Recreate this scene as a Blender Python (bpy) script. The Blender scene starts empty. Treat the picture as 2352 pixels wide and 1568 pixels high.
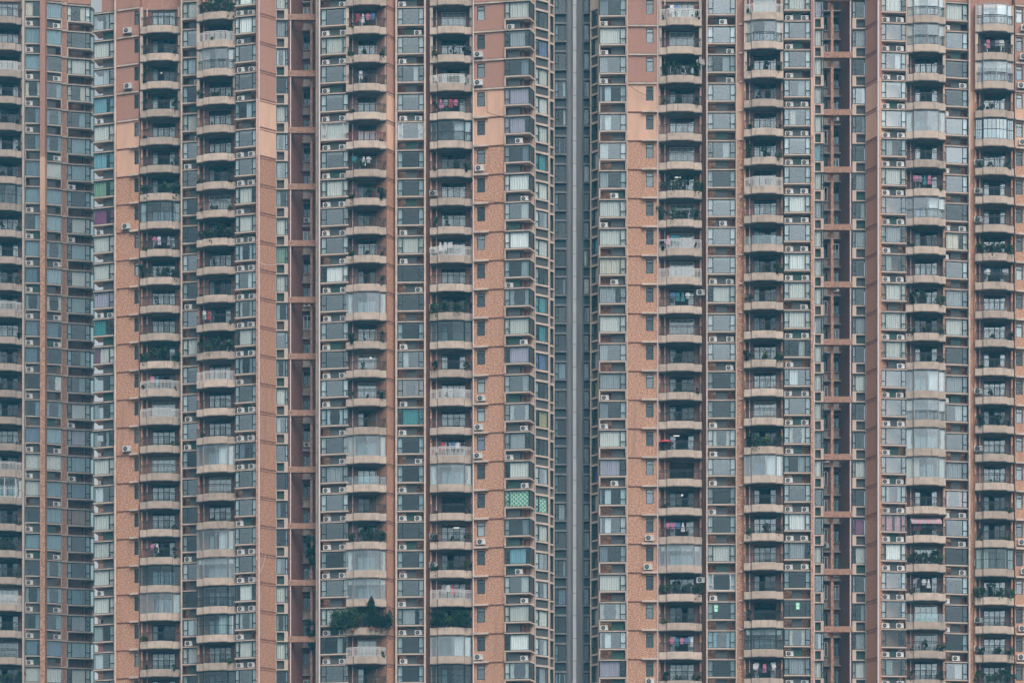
import bpy, math, random
from mathutils import Vector
R = math.radians
sc = bpy.context.scene
# ------------------------------------------------------------------ camera
D = 260.0            # metres from the camera to the main facade plane
S = 21.87            # picture units (of 2352 across) per metre at that plane
HOR = 2810.0         # picture row of the camera's eye level (below the frame)
WM = 2352 / S
cam_d = bpy.data.cameras.new('camera')
cam = bpy.data.objects.new('camera', cam_d); sc.collection.objects.link(cam)
cam.location = (0, -D, 0); cam.rotation_euler = (R(90), 0, 0)
cam_d.sensor_width = 36; cam_d.lens = 36 * D / WM
cam_d.shift_y = (HOR - 784) / S / WM
cam_d.clip_start = 1; cam_d.clip_end = 5000
sc.camera = cam
# ------------------------------------------------------------------ light
SUN_EL, SUN_AZ = 50, 155
w = bpy.data.worlds.new('World'); sc.world = w; w.use_nodes = True
nt = w.node_tree; bg = nt.nodes['Background']
sky = nt.nodes.new('ShaderNodeTexSky'); sky.sky_type = 'NISHITA'; sky.sun_disc = False
sky.sun_elevation = R(SUN_EL); sky.sun_rotation = R(SUN_AZ)
sky.air_density = 1.0; sky.dust_density = 6.0; sky.ozone_density = 1.0
hs = nt.nodes.new('ShaderNodeHueSaturation'); hs.inputs['Saturation'].default_value = 0.10
hs.inputs['Value'].default_value = 3.2
nt.links.new(sky.outputs[0], hs.inputs['Color']); nt.links.new(hs.outputs[0], bg.inputs['Color'])
bg.inputs['Strength'].default_value = 0.13
sl = bpy.data.lights.new('sun', 'SUN'); sl.energy = 1.0; sl.angle = R(25); sl.color = (1, .88, .74)
so = bpy.data.objects.new('sun', sl); sc.collection.objects.link(so)
so.rotation_euler = (R(90 - SUN_EL), 0, R(180 - SUN_AZ)); so.location = (0, -100, 200)
sc.view_settings.view_transform = 'Standard'; sc.view_settings.look = 'None'
sc.view_settings.exposure = -1.22; sc.view_settings.gamma = 1
sc.cycles.max_bounces = 6; sc.cycles.transparent_max_bounces = 12; sc.cycles.volume_bounces = 0
try: sc.cycles.use_denoising = True
except Exception: pass

rnd = random.Random(7)
# ------------------------------------------------------------------ materials
M = {}
def mat(name, col, rough=.8, spec=.3, metal=0, noise=None, col2=None, scale=4, stretch=(1, 1, 1), detail=3, third=None, bump=0, lo=.4, hi=.6, emit=0, jitter=0):
    m = bpy.data.materials.new(name); m.use_nodes = True
    t = m.node_tree; b = t.nodes['Principled BSDF']; L = t.links.new
    b.inputs['Roughness'].default_value = rough; b.inputs['Metallic'].default_value = metal
    b.inputs['Specular IOR Level'].default_value = spec
    out = None
    if col2 is not None:
        tc = t.nodes.new('ShaderNodeTexCoord'); mp = t.nodes.new('ShaderNodeMapping')
        mp.inputs['Scale'].default_value = stretch; L(tc.outputs['Object'], mp.inputs['Vector'])
        if jitter:      # every copy wears its own stains
            o0 = t.nodes.new('ShaderNodeObjectInfo'); mu = t.nodes.new('ShaderNodeMath'); mu.operation = 'MULTIPLY'; mu.inputs[1].default_value = 90
            cb0 = t.nodes.new('ShaderNodeCombineXYZ'); L(o0.outputs['Random'], mu.inputs[0]); L(mu.outputs[0], cb0.inputs[0]); L(mu.outputs[0], cb0.inputs[1]); L(cb0.outputs[0], mp.inputs['Location'])
        n = t.nodes.new('ShaderNodeTexNoise'); n.inputs['Scale'].default_value = scale; n.inputs['Detail'].default_value = detail
        L(mp.outputs[0], n.inputs['Vector'])
        mr = t.nodes.new('ShaderNodeMapRange'); mr.inputs[1].default_value = lo; mr.inputs[2].default_value = hi
        L(n.outputs['Fac'], mr.inputs[0])
        mx = t.nodes.new('ShaderNodeMixRGB'); mx.inputs[1].default_value = (*col, 1); mx.inputs[2].default_value = (*col2, 1)
        L(mr.outputs[0], mx.inputs[0]); out = mx.outputs[0]
        if third:
            c3, sc3, lo3, hi3, st3 = third
            mp3 = t.nodes.new('ShaderNodeMapping'); mp3.inputs['Scale'].default_value = st3
            L(tc.outputs['Object'], mp3.inputs['Vector'])
            if jitter: L(cb0.outputs[0], mp3.inputs['Location'])
            n3 = t.nodes.new('ShaderNodeTexNoise'); n3.inputs['Scale'].default_value = sc3; n3.inputs['Detail'].default_value = 4
            L(mp3.outputs[0], n3.inputs['Vector'])
            r3 = t.nodes.new('ShaderNodeMapRange'); r3.inputs[1].default_value = lo3; r3.inputs[2].default_value = hi3
            L(n3.outputs['Fac'], r3.inputs[0])
            m3 = t.nodes.new('ShaderNodeMixRGB'); L(r3.outputs[0], m3.inputs[0]); L(out, m3.inputs[1]); m3.inputs[2].default_value = (*c3, 1)
            out = m3.outputs[0]
        if bump:
            bp = t.nodes.new('ShaderNodeBump'); bp.inputs['Strength'].default_value = bump; bp.inputs['Distance'].default_value = .03
            L(n.outputs['Fac'], bp.inputs['Height']); L(bp.outputs[0], b.inputs['Normal'])
    if jitter:
        oi = t.nodes.new('ShaderNodeObjectInfo'); hv = t.nodes.new('ShaderNodeHueSaturation')
        jm = t.nodes.new('ShaderNodeMapRange'); jm.inputs[3].default_value = 1 - jitter; jm.inputs[4].default_value = 1 + jitter * .6
        L(oi.outputs['Random'], jm.inputs[0]); L(jm.outputs[0], hv.inputs['Value'])
        if out is not None: L(out, hv.inputs['Color'])
        else: hv.inputs['Color'].default_value = (*col, 1)
        out = hv.outputs[0]
    if out is not None: L(out, b.inputs['Base Color'])
    else: b.inputs['Base Color'].default_value = (*col, 1)
    if emit:
        b.inputs['Emission Color'].default_value = (*col, 1); b.inputs['Emission Strength'].default_value = emit
    M[name] = m; return m
mat('mosaic', (.50, .235, .14), .75, .3, col2=(.72, .43, .27), scale=6.5, stretch=(1, 1, 1.6), detail=2, third=(.30, .13, .085, ), lo=.42, hi=.58) if False else None
mat('mosaic', (.32, .15, .095), .75, .3, col2=(.76, .44, .29), scale=6.2, stretch=(1, 1, 1.6), detail=3, lo=.38, hi=.66, third=((.33, .19, .14), .5, .56, .85, (2, 2, .22)))
mat('plaster', (.72, .44, .31), .85, .2, col2=(.62, .37, .265), scale=.9, stretch=(1.5, 1.5, .25), lo=.35, hi=.7, detail=5, third=((.48, .30, .23), 1.2, .58, .8, (3, 3, .2)))
mat('pinktile', (.35, .175, .13), .8, .3, col2=(.50, .27, .20), scale=8, detail=2, lo=.38, hi=.62, third=((.34, .18, .145), .5, .55, .85, (2, 2, .22)))
mat('fintile', (.27, .125, .08), .8, .2, col2=(.60, .33, .215), scale=6, stretch=(1, 1, 1.6), detail=3, lo=.38, hi=.66, third=((.30, .18, .14), .5, .55, .85, (2, 2, .22)))
mat('dark_and_shaded_brick', (.19, .09, .07), .85, .2, col2=(.27, .135, .10), scale=5, stretch=(1, 1, 1.7), detail=2, lo=.4, hi=.62)  # real dark brick on piers; in balconies and slots its colour holds shade
mat('beam', (.30, .16, .115), .8, .2, col2=(.48, .28, .20), scale=5, detail=2, lo=.38, hi=.62)
mat('parapet', (.60, .47, .38), .85, .2, col2=(.46, .365, .30), scale=1.4, detail=4, lo=.42, hi=.7, third=((.27, .22, .185), 2.0, .54, .80, (3, 3, .35)), jitter=.20)
mat('trim', (.66, .50, .41), .85, .2, col2=(.44, .35, .29), scale=1.2, detail=4, lo=.4, hi=.75)
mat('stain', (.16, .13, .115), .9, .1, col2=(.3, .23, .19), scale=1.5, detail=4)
mat('pipe', (.74, .60, .58), .6, .3)
mat('concrete', (.42, .35, .31), .9, .2, col2=(.34, .28, .25), scale=1, detail=4)
mat('greycladding', (.27, .255, .255), .8, .2, col2=(.21, .205, .21), scale=.5, stretch=(3, 3, .4), detail=4)
mat('greystrip', (.62, .63, .63), .7, .2, col2=(.56, .57, .58), scale=.6, detail=4)
mat('frame', (.018, .045, .045), .5, .4)
mat('spandrel', (.02, .05, .065), .4, .4)
mat('frame_white', (.62, .60, .58), .5, .4)
mat('rail_black', (.03, .032, .036), .5, .4)
mat('rail_red', (.16, .05, .045), .6, .3)
mat('rail_white', (.66, .63, .60), .5, .4)
mat('room_shade', (.045, .05, .055), .9, .1)  # dark backing panels: the shade of unlit interiors is put into the colour
mat('room_ceiling', (.3, .28, .26), .9, .1)
mat('louver', (.13, .135, .135), .7, .3)
mat('louver_green', (.06, .115, .095), .6, .3)
mat('soffit', (.28, .235, .21), .9, .1, col2=(.2, .17, .155), scale=1)  # shade under the balconies is put into this low tone
CUR = dict(w=(.64, .60, .56), W=(.86, .82, .80), e=(.70, .60, .50), s=(.34, .34, .36), u=(.22, .42, .50), p=(.42, .36, .44), m=(.30, .08, .19), n=(.20, .32, .22),
           t=(.05, .26, .28), B=(.32, .16, .12), R=(.62, .16, .14), P=(.66, .33, .36), O=(.75, .26, .14), y=(.42, .35, .18), k=(.10, .14, .30), X=(.20, .07, .12))
for c_, v_ in CUR.items(): mat('curtain_' + c_, v_, .95, .05, jitter=.14)
def checker():
    m = mat('curtain_C', (.1, .4, .3)); t = m.node_tree; b = t.nodes['Principled BSDF']
    tc = t.nodes.new('ShaderNodeTexCoord'); ck = t.nodes.new('ShaderNodeTexChecker'); ck.inputs['Scale'].default_value = 4.5
    ck.inputs['Color1'].default_value = (.06, .34, .22, 1); ck.inputs['Color2'].default_value = (.6, .68, .55, 1)
    cx = t.nodes.new('ShaderNodeSeparateXYZ'); cb = t.nodes.new('ShaderNodeCombineXYZ')
    t.links.new(tc.outputs['Object'], cx.inputs[0]); t.links.new(cx.outputs[0], cb.inputs[0]); t.links.new(cx.outputs[2], cb.inputs[1])
    cb.inputs[2].default_value = .1
    t.links.new(cb.outputs[0], ck.inputs[0]); t.links.new(ck.outputs[0], b.inputs['Base Color'])
checker()
mat('ac_white', (.68, .65, .61), .5, .4, jitter=.12); mat('ac_dark', (.03, .035, .04), .6, .3); mat('ac_ring', (.3, .3, .3), .5, .4)
mat('metal_grey', (.3, .3, .3), .5, .4)
mat('leaf_dark', (.022, .05, .026), .7, .2, jitter=.3); mat('leaf_mid', (.05, .10, .04), .7, .2, jitter=.3); mat('leaf_yellow', (.14, .19, .055), .7, .2, jitter=.3)
mat('bark', (.10, .07, .05), .9, .1); mat('pot_clay', (.35, .15, .09), .8, .2); mat('pot_white', (.6, .58, .55), .6, .3)
for n_, c_ in dict(white=(.78, .76, .76), pink=(.72, .25, .40), blue=(.16, .26, .44), dark=(.05, .05, .07), red=(.6, .08, .10), grey=(.35, .35, .38), teal=(.08, .3, .33), lime=(.35, .62, .08)).items():
    mat('cloth_' + n_, c_, .95, .05)
mat('lamp_white', (1, .93, .8), emit=2.2); mat('sign_green', (.04, .40, .24), emit=.25); mat('sign_white', (.9, 1, .9), emit=.7)
mat('asphalt', (.06, .06, .065), .9, .2, col2=(.09, .09, .09), scale=.2)
mat('wood', (.35, .2, .1), .7, .2)
def glass(name, refl, tint, rough=.06):
    m = bpy.data.materials.new(name); m.use_nodes = True; t = m.node_tree; t.nodes.clear(); L = t.links.new
    o = t.nodes.new('ShaderNodeOutputMaterial'); mx = t.nodes.new('ShaderNodeMixShader'); g = t.nodes.new('ShaderNodeBsdfGlossy'); tr = t.nodes.new('ShaderNodeBsdfTransparent')
    g.inputs['Roughness'].default_value = rough; g.inputs['Color'].default_value = (.86, .95, 1, 1); tr.inputs['Color'].default_value = (*tint, 1)
    oi = t.nodes.new('ShaderNodeObjectInfo'); r = t.nodes.new('ShaderNodeMapRange'); r.inputs[3].default_value = refl * .75; r.inputs[4].default_value = refl * 1.25
    L(oi.outputs['Random'], r.inputs[0]); L(r.outputs[0], mx.inputs[0]); L(tr.outputs[0], mx.inputs[1]); L(g.outputs[0], mx.inputs[2]); L(mx.outputs[0], o.inputs[0])
    M[name] = m
glass('glass_sky', .19, (.72, .82, .84)); glass('glass_dark', .07, (.6, .72, .76)); glass('glass_curtain', .06, (.86, .93, .93)); glass('glass_blue', .25, (.35, .62, .75)); glass('glass_clear', .08, (.82, .9, .9))
glass('glass_hazed', .07, (.48, .66, .74))  # tinted glass; haze over the far towers is put into the darker tint
glass('glass_green', .12, (.55, .75, .7))

# ------------------------------------------------------------------ mesh building
class MB:
    def __init__(s): s.v = []; s.f = []; s.m = []; s.mats = []
    def mi(s, n):
        if n not in s.mats: s.mats.append(n)
        return s.mats.index(n)
    def face(s, pts, m):
        b = len(s.v); s.v += pts; s.f.append(tuple(range(b, b + len(pts)))); s.m.append(s.mi(m))
    def box(s, u0, u1, d0, d1, w0, w1, m, skip=''):   # u along the wall, d out of it, w up
        if u1 < u0: u0, u1 = u1, u0
        if d1 < d0: d0, d1 = d1, d0
        if w1 < w0: w0, w1 = w1, w0
        b = len(s.v)
        for w_ in (w0, w1):
            for (u, d) in ((u0, d0), (u1, d0), (u1, d1), (u0, d1)): s.v.append((u, -d, w_))
        k = s.mi(m)
        for f in ((0, 1, 2, 3), (7, 6, 5, 4), (1, 0, 4, 5), (3, 2, 6, 7), (2, 1, 5, 6), (0, 3, 7, 4)):
            s.f.append(tuple(b + i for i in f)); s.m.append(k)
    def prism(s, poly, w0, w1, m, cap=True):          # poly: (u, d) outline
        n = len(poly); b = len(s.v); k = s.mi(m)
        for w_ in (w0, w1):
            for (u, d) in poly: s.v.append((u, -d, w_))
        for i in range(n):
            j = (i + 1) % n; s.f.append((b + i, b + j, b + n + j, b + n + i)); s.m.append(k)
        if cap:
            s.f.append(tuple(b + i for i in range(n))[::-1]); s.m.append(k); s.f.append(tuple(b + n + i for i in range(n))); s.m.append(k)
    def seg(s, p, q, th, w0, w1, m):                   # upright slab between two plan points
        (a, c), (e, f) = p, q; dx, dy = e - a, f - c; l = math.hypot(dx, dy) or 1; nx, ny = -dy / l * th / 2, dx / l * th / 2
        s.prism([(a + nx, c + ny), (e + nx, f + ny), (e - nx, f - ny), (a - nx, c - ny)], w0, w1, m)
    def tube(s, p, q, r, m, n=6):
        p, q = Vector(p), Vector(q); ax = (q - p).normalized(); o = ax.orthogonal().normalized(); o2 = ax.cross(o); b = len(s.v); k = s.mi(m)
        for c in (p, q):
            for i in range(n):
                a = 2 * math.pi * i / n; s.v.append(tuple(c + (o * math.cos(a) + o2 * math.sin(a)) * r))
        for i in range(n):
            j = (i + 1) % n; s.f.append((b + i, b + j, b + n + j, b + n + i)); s.m.append(k)
        s.f.append(tuple(b + i for i in range(n))[::-1]); s.m.append(k); s.f.append(tuple(b + n + i for i in range(n))); s.m.append(k)
    def disc(s, u, d, w_, r, m, n=14, th=.02):
        s.tube((u, -d, w_), (u, -d - th, w_), r, m, n)
    def lathe(s, prof, m, n=10, c=(0, 0)):
        b = len(s.v); k = s.mi(m)
        for (r, z) in prof:
            for i in range(n):
                a = 2 * math.pi * i / n; s.v.append((c[0] + r * math.cos(a), c[1] + r * math.sin(a), z))
        for q in range(len(prof) - 1):
            for i in range(n):
                j = (i + 1) % n; s.f.append((b + q * n + i, b + q * n + j, b + q * n + n + j, b + q * n + n + i)); s.m.append(k)
        s.f.append(tuple(b + i for i in range(n))[::-1]); s.m.append(k)
    def mesh(s, name):
        me = bpy.data.meshes.new(name); me.from_pydata(s.v, [], s.f)
        for n in s.mats: me.materials.append(M[n])
        me.polygons.foreach_set('material_index', s.m); me.update(); return me
C = sc.collection
def link(name, me, parent=None, loc=(0, 0, 0), rz=0, **props):
    o = bpy.data.objects.new(name, me); C.objects.link(o); o.location = loc; o.rotation_euler = (0, 0, rz)
    if parent: o.parent = parent
    for k, v in props.items(): o[k] = v
    return o
def thing(name, me, label, cat, loc, rz=0, group=None):
    o = link(name, me, None, loc, rz); o['label'] = label; o['category'] = cat
    if group: o['group'] = group
    return o

PITCH = 3.0
class Tower:
    def __init__(s, name, label, z0, js, group='tall residential towers'):
        s.z0 = z0; s.js = js; s.name = name; s.dim = 'hazy' in label or 'grey tower' in name.replace('_', ' '); s.o = thing(name, None, label, 'tower', (0, 0, 0), 0, group)
    def Y(s, y): return D * (s.z0 * S / (HOR - y) - 1)
    def P(s, px, y, Y=None):
        Yd = s.Y(y) if Y is None else Y
        return ((px - 1176) / S * (1 + Yd / D), Yd)
class Col:      # a vertical strip of facade from picture column x0 to x1; slab rows y0, y1 give its two depths
    def __init__(s, T, x0, x1, y0, y1, back=0):   # back: metres the wall line lies behind the measured slab edge
        s.T = T; a = Vector(T.P(x0, y0)); b = Vector(T.P(x1, y1)); s.a = a; s.W = (b - a).length
        s.rz = math.atan2(b.y - a.y, b.x - a.x); s.px = s.W / (x1 - x0); s.x0 = x0; s.a = a + Vector((-math.sin(s.rz), math.cos(s.rz))) * back
    def loc(s, j, u=0, d=0, w=0):
        c, n = math.cos(s.rz), math.sin(s.rz)
        return (s.a.x + c * u + n * d, s.a.y + n * u - c * d, s.T.z0 - PITCH * j + w)
    def U(s, px): return (px - s.x0) * s.px
    def put(s, name, me, j, parent=None, w=0, **k):
        return link(name, me, parent or s.T.o, s.loc(j, 0, 0, w), s.rz, **k)
ORD = ['1st', '2nd', '3rd'] + ['%dth' % i for i in range(4, 21)] + ['21st', '22nd', '23rd', '24th', '25th', '26th', '27th']
def nth(j): return ORD[j + 1]
TOPS = 9.0
def wallmat(T, j): return 'pinktile' if j < T.pz else ('plaster' if j < T.pz + 2 else 'mosaic')

# ------------------------------------------------------------------ curtains
_cur = {}
def wavy(mb, u0, u1, d, w0, w1, m, amp=.035, gather=0):
    n = max(6, int((u1 - u0) / .045)); ph = rnd.random() * 6; fr = rnd.uniform(22, 34)
    for r in range(1):
        pts = []
        for i in range(n + 1):
            t = i / n; u = u0 + (u1 - u0) * t; o = amp * math.sin(u * fr + ph) + amp * .5 * math.sin(u * 11 + ph * 2)
            pts.append((u, d + o))
        b = len(mb.v); k = mb.mi(m); rows = [(w0, 1), ((w0 * .6 + w1 * .4), 1 - gather), (w1, 1 - gather * .3)]
        uc = u0 if gather >= 0 else u1
        for (w_, sc_) in rows:
            for (u, dd) in pts: mb.v.append((uc + (u - uc) * (1 - abs(1 - sc_)), -dd, w_))
        q = n + 1
        for rr in range(2):
            for i in range(n): mb.f.append((b + rr * q + i, b + rr * q + i + 1, b + rr * q + q + i + 1, b + rr * q + q + i)); mb.m.append(k)
def curtain_mesh(W, code, wt, wb, key, d=.34, sides=None, gw=None):
    """sheet(s) of cloth behind the panes. sides: (left casement width, right casement width)"""
    k = (round(W, 2), code, round(wt, 2), key, round(d, 2))
    if k in _cur and len(_cur[k]) >= 3: return rnd.choice(_cur[k])
    mb = MB(); ls, rs = sides or (0, 0); a, b = ls + .06, W - rs - .06; L = b - a; e = W - .07
    hasside = rnd.random() < .6
    top, bot = wt - .05, wb + .05
    cs = {'w': 'w', 'W': 'W', 'e': 'e', 's': 's', 'u': 'u', 'p': 'p', 'm': 'm', 'n': 'n', 't': 't', 'C': 'C', 'O': 'O', 'y': 'y', 'k': 'k'}
    if code in cs:
        c = 'curtain_' + cs[code]; q = rnd.random()
        hi = b - (L * .22 if q < .18 and code not in 'CWw' else 0)
        if code in 'mu': hi = b - L * .18
        wavy(mb, a, hi, d, bot, top, c)
        if ls and rnd.random() < .8: wavy(mb, .05, ls - .02, d, bot, top, c)
        if rs and rnd.random() < .8: wavy(mb, W - rs + .02, e, d, bot, top, c)
    else:
        c = 'curtain_' + rnd.choice('wWwes')
        if code in 'BTRP': c = 'curtain_' + {'B': 'B', 'T': 'u', 'R': 'R', 'P': 'P'}[code]
        if code == 'l': wavy(mb, a, a + L * rnd.uniform(.34, .55), d, bot, top, c)
        elif code == 'r': wavy(mb, b - L * rnd.uniform(.3, .45), b, d, bot, top, c)
        elif code in 'bBTR': wavy(mb, a, a + L * .24, d, bot, top, c, gather=.25); wavy(mb, b - L * .24, b, d, bot, top, c, gather=-.25)
        elif code == 'P': wavy(mb, a, a + L * .42, d, bot, top, c); wavy(mb, b - L * .38, b, d, bot, top, c)
        elif code == 'c': wavy(mb, a + L * .26, a + L * .56, d, bot, top, 'curtain_W', amp=.015); wavy(mb, a, a + L * .12, d, bot, top, 'curtain_s')
        elif code == 'v': wavy(mb, a, b, d, top - .22, top, 'curtain_w', amp=.03)
        elif code == 'M': wavy(mb, a, a + L * .42, d, bot, top, 'curtain_X'); wavy(mb, a + L * .44, b, d, bot, top, 'curtain_w')
        if hasside and code not in 'BTRP':
            cc = 'curtain_' + rnd.choice('wW')
            if ls: wavy(mb, .05, ls - .02, d, bot, top, cc)
            if rs: wavy(mb, W - rs + .02, e, d, bot, top, cc)
        elif code in 'BTRP':
            if ls: wavy(mb, .05, ls - .02, d, bot, top, c)
            if rs: wavy(mb, W - rs + .02, e, d, bot, top, c)
    me = mb.mesh('curtain_cloth') if mb.f else None
    _cur.setdefault(k, []).append(me); return me

def gmat(code, T=None):
    if T is not None and T.dim: return 'glass_hazed' if code in 'gvd' or rnd.random() < .7 else 'glass_curtain'
    if code in 'gv': return 'glass_sky'
    if code in 'd': return 'glass_dark'
    return 'glass_curtain' if code not in 'lrbcBRT' else 'glass_sky' if rnd.random() < .5 else 'glass_dark'
_win = {}
def window_meshes(W, style, wt, wb, ls, rs, d, white, sillm='trim', ch=None, ledge_over=.06, head=True):
    k = (round(W, 2), style, round(wt, 2), round(wb, 2), white, round(ls, 2), round(rs, 2))
    if k in _win: return _win[k]
    fm = 'frame_white' if white else 'frame'; t = .07; mb = MB(); d0, d1 = d - .07, d
    mb.box(0.01, W - .01, d0, d1, wt - t, wt, fm); mb.box(0.01, W - .01, d0, d1, wb, wb + t, fm)
    mb.box(0.01, .01 + t, d0 + .002, d1 - .002, wb + t, wt - t, fm); mb.box(W - .01 - t, W - .01, d0 + .002, d1 - .002, wb + t, wt - t, fm)
    tr = wb + (wt - wb) * .34
    for (on, a, b) in ((ls, .01 + t, ls - t / 2), (rs, W - rs + t / 2, W - .01 - t)):
        if on:
            x = ls if a < W * .3 else W - rs
            mb.box(x - t * .6, x + t * .6, d0 - .01, d1 + .012, wb + t, wt - t, fm); mb.box(a + .01, b - .005, d0, d1 + .008, tr - .045, tr + .045, fm)
    if style == 'double': mb.box(W / 2 - t / 2, W / 2 + t / 2, d0, d1, wb + t, wt - t, fm)
    if style == 'top': mb.box(.01 + t, W - .01 - t, d0, d1 + .006, wt - .42, wt - .36, fm)
    if head:
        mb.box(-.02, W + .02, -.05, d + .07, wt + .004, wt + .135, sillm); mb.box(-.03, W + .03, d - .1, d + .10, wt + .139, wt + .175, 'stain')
        mb.box(-.02, W + .02, -.05, d + .08, wb - .15, wb - .003, sillm)
    fr = mb.mesh('window_frame'); g = {}
    for gm in ('glass_sky', 'glass_dark', 'glass_curtain', 'glass_green', 'glass_hazed'):
        q = MB(); q.face([(.03, -(d - .035), wb + .02), (W - .03, -(d - .035), wb + .02), (W - .03, -(d - .035), wt - .02), (.03, -(d - .035), wt - .02)], gm); g[gm] = q.mesh('window_glass')
    _win[k] = (fr, g); return _win[k]

_louv = {}
def louver_mesh(w_, h, green):
    k = (round(w_, 2), green)
    if k not in _louv:
        mb = MB(); m = 'louver_green' if green else 'louver'; mb.box(0, w_, 0, .02, 0, h, m); n = 7
        for i in range(n): mb.box(.02, w_ - .02, .022, .05, h * (i + .25) / n, h * (i + .75) / n, m)
        for u in (0, w_ - .03): mb.box(u, u + .03, .021, .06, .002, h - .002, m)
        _louv[k] = mb.mesh('louver')
    return _louv[k]

# ------------------------------------------------------------------ things: air conditioners
def ac_mesh():
    mb = MB(); w_, h, dp = .82, .58, .3; mb.box(0, w_, 0, dp, .05, h, 'ac_white'); mb.box(.03, .1, .02, dp - .02, 0, .05, 'metal_grey'); mb.box(w_ - .1, w_ - .03, .02, dp - .02, 0, .05, 'metal_grey')
    mb.box(.575, .59, dp, dp + .004, .07, h - .02, 'ac_ring'); mb.box(.65, .77, dp, dp + .006, h - .14, h - .09, 'metal_grey'); mb.box(w_, w_ + .05, .06, .2, .1, .24, 'ac_white')
    return mb.mesh('ac_casing')
def fan_mesh():
    mb = MB(); mb.disc(.30, .301, .32, .225, 'ac_dark', 18, .012); mb.disc(.30, .314, .32, .07, 'ac_ring', 10, .01)
    for r in (.12, .17, .215):
        n = 18
        for i in range(n):
            a, b = 2 * math.pi * i / n, 2 * math.pi * (i + 1) / n
            mb.seg((.30, .318), (.301, .318), .004, .32, .321, 'ac_ring') if False else mb.tube((.3 + r * math.cos(a), -.318, .32 + r * math.sin(a)), (.3 + r * math.cos(b), -.318, .32 + r * math.sin(b)), .005, 'ac_ring', 3)
    return mb.mesh('fan_grille')
def bracket_mesh():
    mb = MB()
    for u in (.1, .68): mb.box(u, u + .04, -.02, .36, -.05, -.005, 'metal_grey'); mb.tube((u + .02, 0, -.35), (u + .02, -.33, -.05), .015, 'metal_grey', 4)
    return mb.mesh('wall_bracket')
ACM, FANM, BRM = ac_mesh(), fan_mesh(), bracket_mesh()
n_ac = 0; REST = []
def ac(c, j, u, d, w_, label, bracket=False, s=1.0, flip=False):
    global n_ac
    x_, y_, z_ = c.loc(j, u, d, w_ + .3)
    yy = HOR - z_ * S / (1 + y_ / D)
    if yy > 1570 or yy < -2 or x_ * S / (1 + y_ / D) < -1180: return None
    n_ac += 1
    if n_ac > 298: REST.append((x_, y_, z_ - .3, c.rz, s)); return None
    o = thing('air_conditioner', ACM, label, 'air conditioner', c.loc(j, u, d, w_), c.rz, 'outdoor air conditioner units on the towers')
    o.scale = (s, s, s); link('fan_grille', FANM, o)
    if bracket: link('wall_bracket', BRM, o)
    return o

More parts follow.
